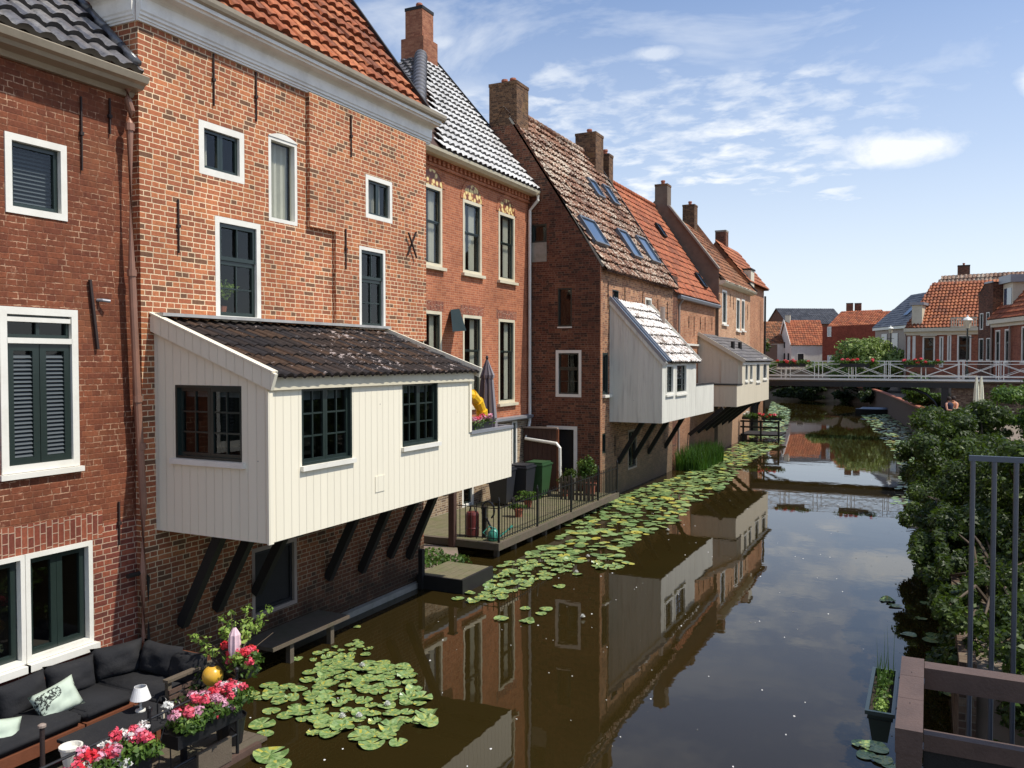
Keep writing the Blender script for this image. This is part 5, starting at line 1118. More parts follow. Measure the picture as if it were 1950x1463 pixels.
# ============================================================ FOREGROUND TERRACE OF HOUSE 1
tz=.06
dk=thing('terrace_deck','dark plank terrace floor under the black corner sofa','deck',(-7.5,5,0))
mb=MB(); x=-8.8
while x<-6.72: mb.box(WORLD,x,x+.135,1.5,7.15,tz-.04,tz); x+=.145
mb.build('planks',M['oldwood'],dk); mb=MB(); mb.box(WORLD,-6.64,-6.58,1.5,7.0,tz-.22,tz+.01); mb.build('edge_beam',M['brownwood'],dk)
for y in (2.5,4.3,6.0,7.0): mb=MB(); mb.box(WORLD,-6.73,-6.653,y-.06,y+.02,-1,tz-.05); mb.build('pile',M['brownwood'],dk)
mb=MB(); mb.box(WORLD,-6.60,-6.57,6.10,6.55,tz+.0,tz+.26); mb.build('side_panel',M['oldwood'],dk)
def pillow(par,name,c,sz,mat,rot=(0,0,0),seed=0,pin=.35):
    from mathutils import Euler
    R=Euler(rot).to_matrix(); n=9; mb=MB(); rng=random.Random(seed); c=Vector(c)
    def P(i,j,s):
        a=i/n*2-1;b=j/n*2-1; e=(1-abs(a)**3.0)*(1-abs(b)**3.0); th=sz[1]/2*(max(0,e)**.45)
        pinch=1-.07*(1-abs(a))*abs(b)**2-.0; w_=sz[0]/2*(1-.07*(1-b*b)*abs(a)); h_=sz[2]/2*(1-.09*(1-a*a)*abs(b))
        wr=(.016*math.sin(a*6+b*4+seed)+.012*math.cos(b*9-a*3+seed*2))*e
        return c+R@Vector((a*w_,s*(th+wr),b*h_))
    for s in (-1,1):
        for i in range(n):
            for j in range(n): mb.poly([P(i,j,s),P(i+1,j,s),P(i+1,j+1,s),P(i,j+1,s)])
    o=mb.build(name,M[mat],par); 
    bm=bmesh.new(); bm.from_mesh(o.data); bmesh.ops.remove_doubles(bm,verts=bm.verts,dist=.0008); bmesh.ops.recalc_face_normals(bm,faces=bm.faces); bm.to_mesh(o.data); bm.free()
    o.data.polygons.foreach_set('use_smooth',[True]*len(o.data.polygons)); return o
sf=thing('corner_sofa','L shaped wooden garden sofa with charcoal cushions along the brick wall','sofa',(-8.4,5.4,tz))
for (x0,x1,y0,y1) in ((-8.77,-7.88,2.9,4.35),(-8.77,-7.88,4.37,5.80),(-8.77,-7.88,5.82,7.1),(-7.86,-7.5,6.38,7.1)):
    mb=MB(); mb.box(WORLD,x0,x1,y0,y1,tz+.30,tz+.42)
    for (a_,b_) in ((x0,y0),(x1-.06,y0),(x0,y1-.06),(x1-.06,y1-.06)): mb.box(WORLD,a_+.001,a_+.06,b_+.001,b_+.059,tz,tz+.30)
    mb.build('frame',M['wood'],sf)
mb=MB(); mb.box(WORLD,-8.80,-8.775,3.0,7.1,tz+.43,tz+.70); mb.build('back_frame',M['wood'],sf)
mb=MB(); mb.box(WORLD,-8.77,-7.5,7.105,7.16,tz+.25,tz+.78); mb.build('back_frame',M['wood'],sf)
for i,(x,y,w_,d_) in enumerate(((-8.32,3.62,.86,1.42),(-8.32,5.08,.86,1.42),(-8.32,6.12,.86,.60),(-8.14,6.75,1.22,.62))):
    mb=MB(); mb.box(WORLD,x-w_/2,x+w_/2,y-d_/2,y+d_/2,tz+.425,tz+.55); o=mb.build('seat_cushion',M['fabric'],sf)
    bm=bmesh.new(); bm.from_mesh(o.data); bmesh.ops.bevel(bm,geom=list(bm.edges),offset=.035,segments=3,affect='EDGES'); bm.to_mesh(o.data); bm.free(); o.data.polygons.foreach_set('use_smooth',[True]*len(o.data.polygons))
for i,(c,r) in enumerate((((-8.60,4.45,.72),(-.25,0,1.60)),((-8.60,5.02,.72),(-.28,.03,1.55)),((-8.58,5.58,.73),(-.22,-.04,1.62)),((-8.57,6.14,.74),(-.26,.05,1.5)),((-8.53,6.72,.76),(-.20,0,1.25)),((-8.12,6.98,.75),(-.22,.05,.08)),((-7.68,6.98,.72),(-.24,-.06,-.1)))):
    pillow(sf,'back_cushion',c,(.60,.24,.40),'fabric',r,i)
c=onZ(110,1340,1.02); c=onX(108,1334,-8.22); t=pillow(None,'scatter_cushion',(c.x,c.y,c.z),(.46,.14,.34),'print',(-.40,-.26,1.35),3); tag(t,'pale green cushion with a dark printed motif leaning on the black sofa','cushion')
c=onZ(5,1400,.86); c=onX(-8,1402,-8.15); t=pillow(None,'scatter_cushion',(c.x,c.y,c.z),(.44,.14,.34),'mint',(-.5,.2,1.2),5); tag(t,'pale green cushion at the left end of the black sofa','cushion')
ta=thing('low_table','low dark garden table in front of the corner sofa','table',(-7.1,5.45,tz))
mb=MB(); mb.box(WORLD,-7.62,-6.95,5.3,6.36,.55,.58); mb.build('table_top',M['fabric'],ta)
for (x,y) in ((-7.56,5.36),(-7.0,5.36),(-7.56,6.3),(-7.0,6.3)): mb=MB(); mb.box(WORLD,x-.025,x+.025,y-.025,y+.025,tz,.549); mb.build('leg',M['black'],ta)
p=onZ(268,1354,.58); la=thing('table_lamp','small table lamp with a white cone shade standing on the low table','lamp',(p.x,p.y,.58))
mb=MB(); mb.lathe((p.x,p.y,.582),[(.055,0),(.055,.012),(.012,.02),(.009,.17)],16); mb.build('lamp_base',M['white'],la)
mb=MB(); mb.lathe((p.x,p.y,.582),[(.105,.13),(.062,.26),(.058,.26),(.100,.13)],24); mb.build('lamp_shade',M['lamp'],la,smooth=False)
for i,(u,v) in enumerate(((310,1368),(335,1375))):
    p=onZ(u,v,.58); o=thing('lantern',('small wire arched lantern beside the white table lamp','small wire arched lantern nearer the flower box on the low table')[i],'lantern',(p.x,p.y,.58))
    mb=MB(); 
    for s in (0,1.57): mb.tube([(p.x+.07*math.cos(s)*math.cos(t),p.y+.07*math.sin(s)*math.cos(t),.58+.16+.07*math.sin(t)) if 0<t<3.14 else (p.x+.07*math.cos(s)*math.cos(t),p.y+.07*math.sin(s)*math.cos(t),.582) for t in [0]+[.01+k*.31 for k in range(11)]+[3.15]],.005,5)
    mb.build('wire_frame',M['black'],o); mb=MB(); mb.lathe((p.x,p.y,.582),[(.02,0),(.02,.06),(.004,.08)],10); mb.build('candle',M['cream'],o)
# railing with flower boxes
XR=-6.62
rl=thing('terrace_railing','black iron railing along the canal edge of the sofa terrace','railing',(XR,5.5,tz))
for y in (2.6,4.0,5.55,6.68): mb=MB(); mb.tube([(XR,y,-.25),(XR,y,tz+.90)],.018,8); mb.lathe((XR,y,tz+.90),[(.03,0),(.03,.03),(.0,.05)],8); mb.build('post',M['black'],rl)
mb=MB()
for z in (tz+.22,tz+.82): mb.tube([(XR,2.0,z),(XR,6.68,z),(-7.3,7.0,z)],.013,6)
mb.build('rails',M['black'],rl)
for (ya,yb) in ((4.0,5.8),): 
    mb=MB(); 
    for k in range(6):
        y=ya+.15+k*.3; mb.tube([(XR,y,tz+.22),(XR,y+.02,tz+.55),(XR+.0,y+.08,tz+.68),(XR,y+.14,tz+.55),(XR,y+.15,tz+.22)],.007,5)
    mb.build('scrollwork',M['black'],rl)
flowerbox('window box of pink and white geraniums on the terrace railing beside the yellow pot',(-6.52,6.12,.68),(.11,.42,.22),(('fpink',20),('flpink',16),('fwhite',16),('fred',2)),51,group='flower boxes on the terrace railing',leafn=2600,fs=.052)
flowerbox('window box of bright red geraniums on the terrace railing at the bottom edge',(-6.52,5.02,.66),(.11,.38,.22),(('fred',5),('fpink',26),('flpink',10),('fwhite',14)),52,group='flower boxes on the terrace railing',leafn=2600,fs=.052)
flowerbox('red geraniums at the far corner of the terrace behind the yellow pot',(-6.72,6.86,.98),(.15,.09,.16),(('fred',8),('fpink',6)),53,group='flower boxes on the terrace railing',leafn=450,fs=.05)
p=onZ(405,1287,.85); o=thing('yellow_pot','round yellow pot ball hanging by the terrace railing','pot',(p.x,p.y,.85))
mb=MB(); R_=.112; mb.lathe((p.x,p.y,.85),[(R_*math.sin(a)+.001,-R_*math.cos(a)) for a in [k*math.pi/14 for k in range(0,14)]],20); mb.build('body',M['buoy'],o,smooth=True)
mb=MB(); mb.lathe((p.x,p.y,.85),[(.035,.10),(.035,.118),(.02,.125)],10); mb.tube([(p.x,p.y,.97),(p.x,p.y,1.2)],.004,5); mb.build('cap',M['black'],o)
p=onZ(447,1226,1.2); o=thing('paper_lantern','pale pink ribbed paper lantern hanging among the sapling leaves','lantern',(p.x,p.y,1.1))
mb=MB(); N=24
pr=[(.02,1.04),(.05,1.055),(.058,1.12),(.06,1.2),(.055,1.3),(.03,1.35),(.012,1.38)]
for k in range(len(pr)-1):
    for j in range(N):
        q=[]
        for kk,jj in ((k,j),(k,j+1),(k+1,j+1),(k+1,j)): r,z=pr[kk]; t_=6.2832*jj/N; rr=r*(1+.12*math.cos(t_*8)); q.append((p.x+rr*math.cos(t_),p.y+rr*math.sin(t_),z))
        mb.poly(q)
mb.build('shade',M['pinkp'],o); mb=MB(); mb.tube([(p.x,p.y,1.38),(p.x,p.y,1.52)],.004,5); mb.build('cord',M['black'],o)
# sapling
tb=(-6.9,6.86,tz); o=thing('sapling','young sapling with yellow green leaves growing from a pot at the terrace corner','sapling',tb)
mb=MB(); mb.lathe(tb,[(.13,0),(.17,.3),(.18,.3),(.17,.27)],14); mb.build('pot',M['black'],o)
mb=MB(); tips=[onZ(u,v,z) for u,v,z in ((370,1212,1.1),(420,1180,1.35),(440,1165,1.4),(470,1160,1.45),(478,1190,1.35),(512,1160,1.4),(455,1250,1.1),(395,1235,1.1),(430,1205,1.25),(500,1175,1.35),(465,1205,1.3))]
s0=Vector((tb[0],tb[1],tz+.28)); fork=s0+Vector((.05,.02,.6)); mb.tube([s0,fork],[.014,.011],6)
for q in tips: mb.tube([fork,(fork+q)/2+Vector((0,0,.04)),q],[.008,.006,.003],5)
mb.tube([fork,onZ(520,1205,1.05)],[.005,.004],5); mb.build('trunk',M['stem'],o)
cl=[]
for q in tips:
    for k in (0,.25): w_=fork.lerp(q,1-k); cl.append(((w_.x,w_.y,w_.z),(.075,.075,.075)))
leaves('crown',M['leafC'],o,cl,480,.055,61,shell=.2,up=.6)
# slatted screen at sofa end
o=thing('slatted_screen','low slatted wooden screen with climbing stems at the end of the black sofa','screen',(-7.45,6.8,tz))
mb=MB()
for k in range(8): mb.box(FX(-7.45),6.50,7.15,0,.02,tz+.06+k*.072,tz+.105+k*.072)
mb.build('slats',M['brownwood'],o); mb=MB(); 
for y in (6.5,7.1): mb.box(WORLD,-7.5,-7.452,y,y+.05,tz,tz+.70)
mb.box(WORLD,-7.5,-7.42,6.47,7.18,tz+.701,tz+.73); mb.build('frame',M['oldwood'],o)
leaves('climbing_foliage',M['leafA'],o,[((-7.4,6.6,.4),(.05,.12,.25)),((-7.4,6.9,.6),(.05,.15,.2))],110,.05,9)
p=onZ(135,1428,.80); o=thing('white_pot','white round flower pot at the bottom left beside the red geraniums','pot',(p.x,p.y,.66))
mb=MB(); mb.lathe((p.x,p.y,.66),[(.06,0),(.09,.15),(.1,.16),(.1,.18),(.085,.18),(.08,.14)],18); mb.build('body',M['white'],o,smooth=False); mb=MB(); mb.lathe((p.x,p.y,.66),[(.079,.13),(.01,.14)],14); mb.build('soil',M['soil'],o)
p=onZ(80,1385,.98); o=thing('metal_post','short capped metal post at the left corner in front of the sofa','post',(p.x,p.y,tz)); mb=MB(); mb.tube([(p.x,p.y,tz),(p.x,p.y,.98)],.022,10); mb.build('shaft',M['iron'],o); mb=MB(); mb.lathe((p.x,p.y,.981),[(.036,0),(.036,.02),(.02,.03)],10); mb.build('cap',M['greyp'],o)

# ============================================================ RIGHT FOREGROUND: timber railing, planter, bars, shrubs
o=thing('timber_railing','brown stained timber railing frame of a landing stage at the lower right','railing',(0,6.8,0))
zr=2.1; bw_=.15
xa=onZ(1738,1262,zr).x; ya=onZ(1738,1252,zr).y; yb=onZ(1735,1392,zr).y
mb=MB(); 
segs=[ya,ya-(ya-yb)*.30,ya-(ya-yb)*.62,yb]
for k in range(3): mb.box(WORLD,xa-.075,xa+.075,segs[k+1]+.004,segs[k],zr-.15,zr)
mb.build('cap_beam',M['brownwood'],o)
mb=MB(); mb.box(WORLD,xa+.078,xa+3.2,ya-.17,ya-.02,zr-.16,zr-.01); mb.box(WORLD,xa+.078,xa+3.2,ya-.15,ya-.05,zr-.62,zr-.50); mb.build('cross_beam',M['brownwood'],o)
mb=MB(); mb.box(WORLD,xa-.07,xa+.07,yb+.01,yb+.15,-1,zr-.152); mb.box(WORLD,xa-.07,xa+.07,ya-.16,ya-.02,-1,zr-.152); mb.build('posts',M['brownwood'],o)
mb=MB(); mb.box(WORLD,xa+.078,xa+3.2,ya-.13,ya-.07,-.5,zr-.621); mb.build('lower_panel',M['tar'],o)
o=thing('planter_box','dark green trough planter with yellow green plants hung outside the timber railing','planter',(xa-.27,5.9,1.75))
pz=2.05; pc=[onZ(u,v,pz) for u,v in ((1665,1274),(1708,1277),(1702,1358),(1650,1357))]
x0=(pc[0].x+pc[3].x)/2; x1=(pc[1].x+pc[2].x)/2; y1=(pc[0].y+pc[1].y)/2; y0=(pc[2].y+pc[3].y)/2
mb=MB(); t_=.03
for (a,b,c_,d_) in ((x0,x1,y0,y1),):
    top=[(a,c_),(b,c_),(b,d_),(a,d_)]; bot=[(a+t_,c_+t_),(b-t_,c_+t_),(b-t_,d_-t_),(a+t_,d_-t_)]
    for k in range(4):
        l=(k+1)%4; mb.poly([(*bot[k],pz-.2),(*bot[l],pz-.2),(*top[l],pz),(*top[k],pz)])
    mb.poly([(*q,pz-.2) for q in bot]); mb.box(WORLD,a-.012,a+.01,c_-.012,d_+.012,pz-.02,pz+.005); mb.box(WORLD,b-.01,b+.012,c_-.012,d_+.012,pz-.02,pz+.005); mb.box(WORLD,a+.01,b-.01,c_-.012,c_+.01,pz-.02,pz+.005); mb.box(WORLD,a+.01,b-.01,d_-.01,d_+.012,pz-.02,pz+.005)
mb.build('trough',M['green'],o)
mb=MB(); mb.poly([(x0,y0,pz-.05),(x1,y0,pz-.05),(x1,y1,pz-.05),(x0,y1,pz-.05)]); mb.build('soil',M['soil'],o)
cx=(x0+x1)/2; leaves('foliage',M['leafB'],o,[((cx,y0+.08+.08*k,pz-.02),(.055,.06,.05)) for k in range(int((y1-y0)/.08))],600,.026,71,shell=.2); leaves('yellow_leaves',M['leafC'],o,[((cx,y0+.12,pz),(.05,.08,.04))],120,.026,72,shell=.2); 
mb=MB(); rng=random.Random(8)
for k in range(26): x=cx+rng.uniform(-.05,.05); y=y1-rng.random()*.35; h=rng.uniform(.1,.24) if k>3 else .36; mb.poly([(x-.003,y,pz-.03),(x+.003,y,pz-.03),(x+rng.uniform(-.03,.03),y,pz+h)])
mb.build('stalks',M['leafB'],o)
mb=MB(); 
for y in (y0+.12,y1-.12): mb.bar((x1,y,pz-.01),(xa,y,pz-.01+.06),.02,.006)
mb.build('bracket',M['black'],o)
# bar railing
fb=thing('bar_railing','tall grey galvanised railing with widely spaced vertical bars at the right edge','railing',(1.2,8.0,.5))
B=onY(1853,868,8.0); mb=MB(); mb.bar((B.x-.03,8.0,B.z-.02),(B.x+2.6,8.0,B.z-.02),.035,.045); mb.build('top_rail',M['steel'],fb); mb=MB(); mb.bar((B.x-.03,8.0,.9),(B.x+2.6,8.0,.9),.03,.045); mb.build('bottom_rail',M['steel'],fb)
bars=[onY(u,900,8.0).x for u in (1853,1890,1936)]; d_=(bars[2]-bars[0])/2
for k in range(12): mb=MB(); mb.tube([(B.x+d_*k,8.0,.62),(B.x+d_*k,8.0,B.z-.045)],.020,8); mb.build('bar',M['steel'],fb)
# shrubs on the right bank
def shrub(label,clusters,n,size,mat,seed,base,group='shrubs on the right bank'):
    t=thing('shrub',label,'shrub',base,group); rng=random.Random(seed); cl=[]
    for (c,r,k) in clusters: cl+=clumpset(rng,c,r,int(k*2.2),.235)
    leaves('crown',M[mat],t,cl,n,size,seed,shell=.45,up=.45)
    mb=MB(); b=Vector(base)
    for q in cl[::3]: mb.tube([b+Vector((rng.uniform(-.3,.3),rng.uniform(-.3,.3),-.1)),b.lerp(Vector(q[0]),.55)+Vector((0,0,.25)),Vector(q[0])+(Vector(q[0])-b).normalized()*.15],[.04,.02,.006],5)
    mb.build('trunk',M['stem'],t); return t
shrub('broad dark shrub overhanging the water at the middle of the right bank',[((.2,22.5,1.9),(1.2,2.6,1.15),26),((.9,25,2.5),(1.5,2.4,1.0),16),((.1,20.5,1.1),(.7,1.8,.7),10)],52000,.095,'leafA',201,(1.2,22.8,1.2))
shrub('dense shrub behind the grey bar railing at the right edge',[((1.1,17.5,2.0),(1.2,2.3,1.3),24),((.6,14.3,1.3),(1.0,2.0,.95),16),((1.6,15,2.5),(1.3,2.3,.7),12)],52000,.08,'leafA',202,(1.5,16.5,1.2))
shrub('tall bright topped shrub at the right edge under the old quay wall',[((2.9,25.5,3.0),(1.7,2.2,1.1),18),((3.2,20.5,2.6),(1.5,2.4,1.3),16)],34000,.10,'leafB',203,(3.0,23,1.25))
shrub('low shaded shrub over the water beside the timber railing',[((.85,10.2,.9),(.6,1.3,.9),12),((1.6,12.5,1.6),(1.1,1.6,1.0),10)],24000,.065,'leafA',204,(1.4,11.5,1.2))
shrub('light green shrub at the far end of the right bank planting before the footbridge',[((.5,31,2.0),(.9,2.6,.8),14),((.3,37,1.5),(.7,3.0,.55),12)],20000,.11,'leafB',205,(1.0,33,1.2))
shrub('dark shrub hanging low over the water against the near quay wall',[((.35,15.2,1.1),(.7,2.6,1.0),18),((.15,18.6,1.2),(.8,2.0,.9),14),((.45,11.8,.9),(.6,1.9,.9),12)],46000,.075,'leafA',207,(.6,15.5,1.2))
shrub('trailing dark shrub spilling over the quay wall beside the timber railing',[((.35,10.6,1.2),(.45,1.3,.6),8),((.35,12.8,1.3),(.45,1.4,.7),8),((.7,14.5,1.6),(.6,1.4,.6),8),((1.2,12.2,1.5),(.8,2.2,.5),10)],34000,.065,'leafA',209,(.8,12,1.2))
shrub('dark leafy shrub directly behind the bar railing',[((1.0,9.6,1.3),(.9,1.1,.9),12),((2.1,11.0,1.9),(1.2,1.8,1.1),14),((2.6,14.0,2.6),(1.4,2.5,1.2),14)],40000,.07,'leafA',208,(1.8,11.0,1.2))
gr=leaves('bank_grass',M['leafB'],None,[((1.3,8.6+.4*k,1.35),(.7,.4,.18)) for k in range(8)],4000,.09,206,up=0.); tag(gr,'rough pale grass on the bank behind the bars','grass',kind='stuff')

# ============================================================ FOOTBRIDGE
by0,by1=49.9,51.9; bx0,bx1=-11.5,2.2; dk_=3.22
br=thing('footbridge','white railed footbridge with crossed braces crossing the canal before the red roofs','bridge',(-3,50.9,dk_))
mb=MB(); mb.box(WORLD,bx0,bx1+7,by0+.06,by1-.06,dk_-.12,dk_); mb.build('deck',M['oldwood'],br)
mb=MB()
for y in (by0,by1-.06): mb.box(WORLD,bx0,bx1+7,y,y+.058,dk_-.035,dk_+.035)
mb.build('edge_beam',M['bridgew'],br)
mb=MB()
for y in (by0+.07,by1-.4): mb.box(WORLD,bx0,bx1,y,y+.14,dk_-.40,dk_-.121)
mb.build('girder',M['black'],br)
for y in (by0+.03,by1-.03):
    mb=MB(); rz_=dk_+1.02
    for z,w_ in ((rz_,.045),(rz_-.16,.025),(dk_+.20,.05)): mb.bar((bx0,y,z),(bx1+7,y,z),w_)
    mb.build('rails',M['bridgew'],br)
    x=bx0+.3
    while x<bx1+7:
        mb=MB(); mb.bar((x,y,dk_+.06),(x,y,rz_),.04); mb.bar((x+.22,y,dk_+.06),(x+.22,y,rz_),.04); mb.build('post',M['bridgew'],br)
        mb=MB(); a,b=x+.24,x+1.78; mb.bar((a,y,dk_+.22),(b,y,rz_-.18),.028); mb.bar((a,y-.001,rz_-.18),(b,y-.001,dk_+.22),.028); mb.build('cross_brace',M['bridgew'],br); x+=1.8
for xx in (.70,-9.4):
    mb=MB(); mb.box(WORLD,xx-.12,xx+.22,by0+.15,by1-.2,-.5,dk_-.401); mb.build('pier',M['black'],br)
    s=-1 if xx>0 else 1
    for y in (by0+.3,by1-.35):
        mb=MB(); P=[(xx+s*(.15+1.9*t*t),y,1.1+(dk_-1.55)*math.sin(t*math.pi/2)) for t in (0,.2,.4,.6,.8,1.)]; mb.tube(P,.06,6); mb.build('arched_strut',M['black'],br)
for i,(u,lb) in enumerate(((1508,'left flower box of red blooms hung on the footbridge railing'),(1628,'middle flower box hung on the footbridge railing'),(1750,'right flower box of bright red blooms hung on the footbridge railing'))):
    x=onY(u,695,by0-.1).x; flowerbox(lb,(x,by0-.12,4.12),(.75,.10,.22),(('fred',5),('fpink',3)),300+i,leafn=1100,fs=.09,group='flower boxes on the footbridge',bh=.2)
# flowerbox long axis is x here
ab=thing('bridge_abutment','old dark brick abutment wall of the footbridge above the terrace','wall',(5,50.3,1.2))
mb=MB(); mb.box(WORLD,1.05,30,50.12,50.5,.9,3.06); mb.build('brickwork',M['quaywall'],ab); mb=MB(); mb.box(WORLD,9.2,30,50.05,50.52,3.062,3.2); mb.build('coping',M['stone'],ab)
# cream parasols, visitors, small terrace
for i,(u,lb) in enumerate(((1859,'left slim closed cream parasol below the footbridge'),(1868,'right slim closed cream parasol below the footbridge'))):
    p=onY(u,760,43.5+i*.5); o=thing('parasol',lb,'parasol',(p.x,p.y,1.25),'closed cream parasols')
    mb=MB(); mb.tube([(p.x,p.y,1.25),(p.x,p.y,3.55)],.025,8); mb.build('pole',M['stem'],o)
    folds((p.x,p.y,1.25),[(.12,.35),(.13,.5),(.12,1.1),(.085,1.8),(.03,2.3)],6,.16,'parcream','parcream',o,'canopy')
def person(x,y,z,rz,label,top,seed,sit=True):
    t=thing('person',label,'person',(x,y,z)); c,s=math.cos(rz),math.sin(rz)
    g=lambda a,b,h: (x+a*c-b*s,y+a*s+b*c,z+h)
    vs=[];es=[];rs=[]
    def V(p,r,par=None): vs.append((p[0]-x,p[1]-y,p[2]-z)); rs.append(r); k=len(vs)-1; (es.append((par,k)) if par is not None else None); return k
    hip=V(g(0,0,.52),.15); ch=V(g(.02,0,.82),.155,hip); sh=V(g(.03,0,1.02),.13,ch); nk=V(g(.04,0,1.10),.055,sh); hd=V(g(.06,0,1.19),.09,nk); V(g(.06,0,1.30),.085,hd)
    for q in (-1,1):
        a=V(g(.03,q*.19,1.0),.055,sh); b=V(g(.12,q*.24,.75),.042,a); V(g(.36,q*.14,.72),.032,b)
        a=V(g(.06,q*.10,.50),.08,hip); b=V(g(.45,q*.11,.50),.062,a); d=V(g(.46,q*.11,.10),.042,b); V(g(.58,q*.11,.05),.04,d)
    me=bpy.data.meshes.new('body'); me.from_pydata(vs,es,[]); me.materials.append(M['skin']); o=bpy.data.objects.new('body',me); COL.objects.link(o); o.parent=t
    sk=o.modifiers.new('skin','SKIN'); o.modifiers.new('sub','SUBSURF').levels=1
    for k,r in enumerate(rs): me.skin_vertices[0].data[k].radius=(r,r); me.skin_vertices[0].data[k].use_root=(k==0)
    mb=MB(); mb.lathe(g(.03,0,.45),[(.17,0),(.19,.1),(.19,.4),(.21,.52),(.17,.60),(.07,.64)],14,.95); mb.build('shirt',M[top],t,smooth=True)
    mb=MB()
    for q in (-1,1): mb.tube([g(0,q*.10,.50),g(.47,q*.11,.51),g(.48,q*.11,.12)],[.10,.078,.06],8)
    mb.build('trousers',M['cloth1'],t,smooth=True)
    mb=MB(); mb.lathe(g(.045,0,1.22),[(.09,-.05),(.105,.02),(.1,.08),(.06,.13),(.01,.145)],12); mb.build('hair',M['hair'],t,smooth=True); return t
def chair(x,y,z,rz,label):
    F=Frame(x,y,(math.cos(rz),math.sin(rz)),(-math.sin(rz),math.cos(rz))); t=thing('terrace_chair',label,'chair',(x,y,z),'terrace chairs below the footbridge')
    mb=MB(); mb.box(F,-.2,.22,-.22,.22,z+.41,z+.45); mb.build('seat',M['cloth1'],t); mb=MB(); mb.box(F,-.24,-.2,-.22,.22,z+.46,z+.88); mb.build('backrest',M['cloth1'],t)
    for a,b in ((-.18,-.2),(.2,-.2),(-.18,.2),(.2,.2)): mb=MB(); mb.box(F,a-.015,a+.015,b-.015,b+.015,z,z+.409); mb.build('leg',M['steel'],t)
for i,(u,y,rz,lb,tp) in enumerate(((1805,44.0,-.6,'person in a dark jacket seated at the terrace below the footbridge, left','cloth1'),(1817,44.8,-2.4,'person with bare arms and an orange top seated at the terrace below the footbridge','cloth2'))):
    p=onY(u,790,y); chair(p.x,y,1.25,rz,('terrace chair under the person in a dark jacket','terrace chair under the person in an orange top')[i]); person(p.x,y,1.25,rz,lb,tp,i)
p=onY(1826,800,44.3); o=thing('terrace_table','small round white table between the two seated people','table',(p.x,p.y,1.25)); mb=MB(); mb.lathe((p.x,p.y,1.95),[(.35,0),(.36,.02),(.34,.035)],18); mb.build('table_top',M['white'],o); mb=MB(); mb.lathe((p.x,p.y,1.25),[(.2,0),(.2,.02),(.03,.05),(.03,.699)],12); mb.build('pedestal',M['steel'],o)
pottedplant(onY(1832,790,45).x,45.2,1.25,'orange flowering plant beside the terrace table',.4,.4,'fred',88,n=500,ls=.1,pr=.2,ph=.3)
# rowing boat
bc=onZ(1668,788); o=thing('rowing_boat','small grey covered boat with an outboard motor moored under the footbridge','boat',(bc.x,bc.y,0))
mb=MB(); n=12; Lb=3.0; rows=[]
for i in range(n+1):
    t_=i/n; wv=.62*math.sin(math.pi*min(1,.25+t_*.75))**.6 if t_<.98 else .03; yy=(t_-.5)*Lb
    rows.append([(bc.x+yy,bc.y-wv,.38),(bc.x+yy,bc.y-wv*.7,-.05),(bc.x+yy,bc.y+wv*.7,-.05),(bc.x+yy,bc.y+wv,.38),(bc.x+yy,bc.y,.52 if 1<i<n-1 else .38)])
for a,b in zip(rows,rows[1:]):
    for k in range(4 if False else 3): mb.poly([a[k],a[k+1],b[k+1],b[k]])
mb.poly(rows[0][:4]); mb.build('hull',M['tar'],o)
mb=MB()
for a,b in zip(rows[:-3],rows[1:-2]): mb.poly([a[3],a[4],b[4],b[3]]); mb.poly([a[4],a[0],b[0],b[4]])
mb.build('cover',M['steel'],o); mb=MB(); mb.box(WORLD,bc.x+1.3,bc.x+1.5,bc.y-.15,bc.y+.15,.4,.85); mb.build('outboard_motor',M['black'],o)
tree('small_tree','small round tree leaning over the revetment beneath the right end of the footbridge','tree',(-.2,55.5,1.2),(-.35,55.8,2.1),(1.45,1.6,.85),14,9000,.16,'leafB',211)
tree('leafy_tree','broad light green tree between the red brick building and the tiled houses','tree',(-5.2,88,1.4),(-5.0,88,4.2),(4.2,3.6,2.5),46,30000,.32,'leafL',212,trunk=.25)
tree('leafy_tree','smaller green tree at the left foot of the broad tree behind the footbridge','tree',(-7.8,90.5,1.4),(-8.8,90.5,3.2),(2.6,2.0,1.3),16,9000,.28,'leafL',213,trunk=.2)
tree('leafy_tree','dark green tree peeping over the grey roof of the third kitchen','tree',(-17.5,88,1.4),(-17.2,88,5.6),(2.3,2.3,2.0),12,9000,.30,'leafA',214,trunk=.2)
shrub('dark hedge along the far canal bend under the footbridge',[((-12,93.6,1.2),(5,1.3,1.4),16),((-4.6,88,1.5),(1.5,6,1.3),14),((-21,95.5,1.3),(6,1.3,1.4),12),((-7.3,91.3,1.0),(2.2,2.2,1.2),12),((-5.2,85.5,1.0),(1.0,4.0,1.1),10)],52000,.26,'leafD',215,(-9,96,1.3),group='greenery on the far bank')
shrub('green planting below the tiled houses on the far right quay',[((-.8,70,2.7),(1.0,5.5,.9),12),((-.4,63,2.3),(.8,3,.7),8)],16000,.2,'leafB',216,(0,68,1.3),group='greenery on the far bank')
# landing with flowers at the end of the left row
o=thing('floating_landing','dark timber landing stage with flower boxes at the end of the left house row','landing',(-8.2,45.8,0))
mb=MB(); mb.box(WORLD,-8.9,-6.9,45.0,47.2,.34,.42); mb.build('deck',M['tar'],o)
mb=MB()
for x in (-8.8,-7.9,-7.0):
    mb.box(WORLD,x,x+.09,44.98,45.07,-.3,1.15)
for z in (.75,1.05): mb.box(WORLD,-8.9,-6.9,44.94,44.975,z,z+.09)
mb.build('railing_frame',M['tar'],o)
flowerbox('flower box of orange red blooms on the dark landing stage',(-7.3,44.95,1.32),(.5,.1,.2),(('fred',5),('fpink',2)),320,leafn=500,fs=.09)
flowerbox('flower box of green foliage on the dark landing stage by the brick post',(-8.5,44.95,1.32),(.3,.1,.2),(('fwhite',2),),321,leafn=600,fs=.09)

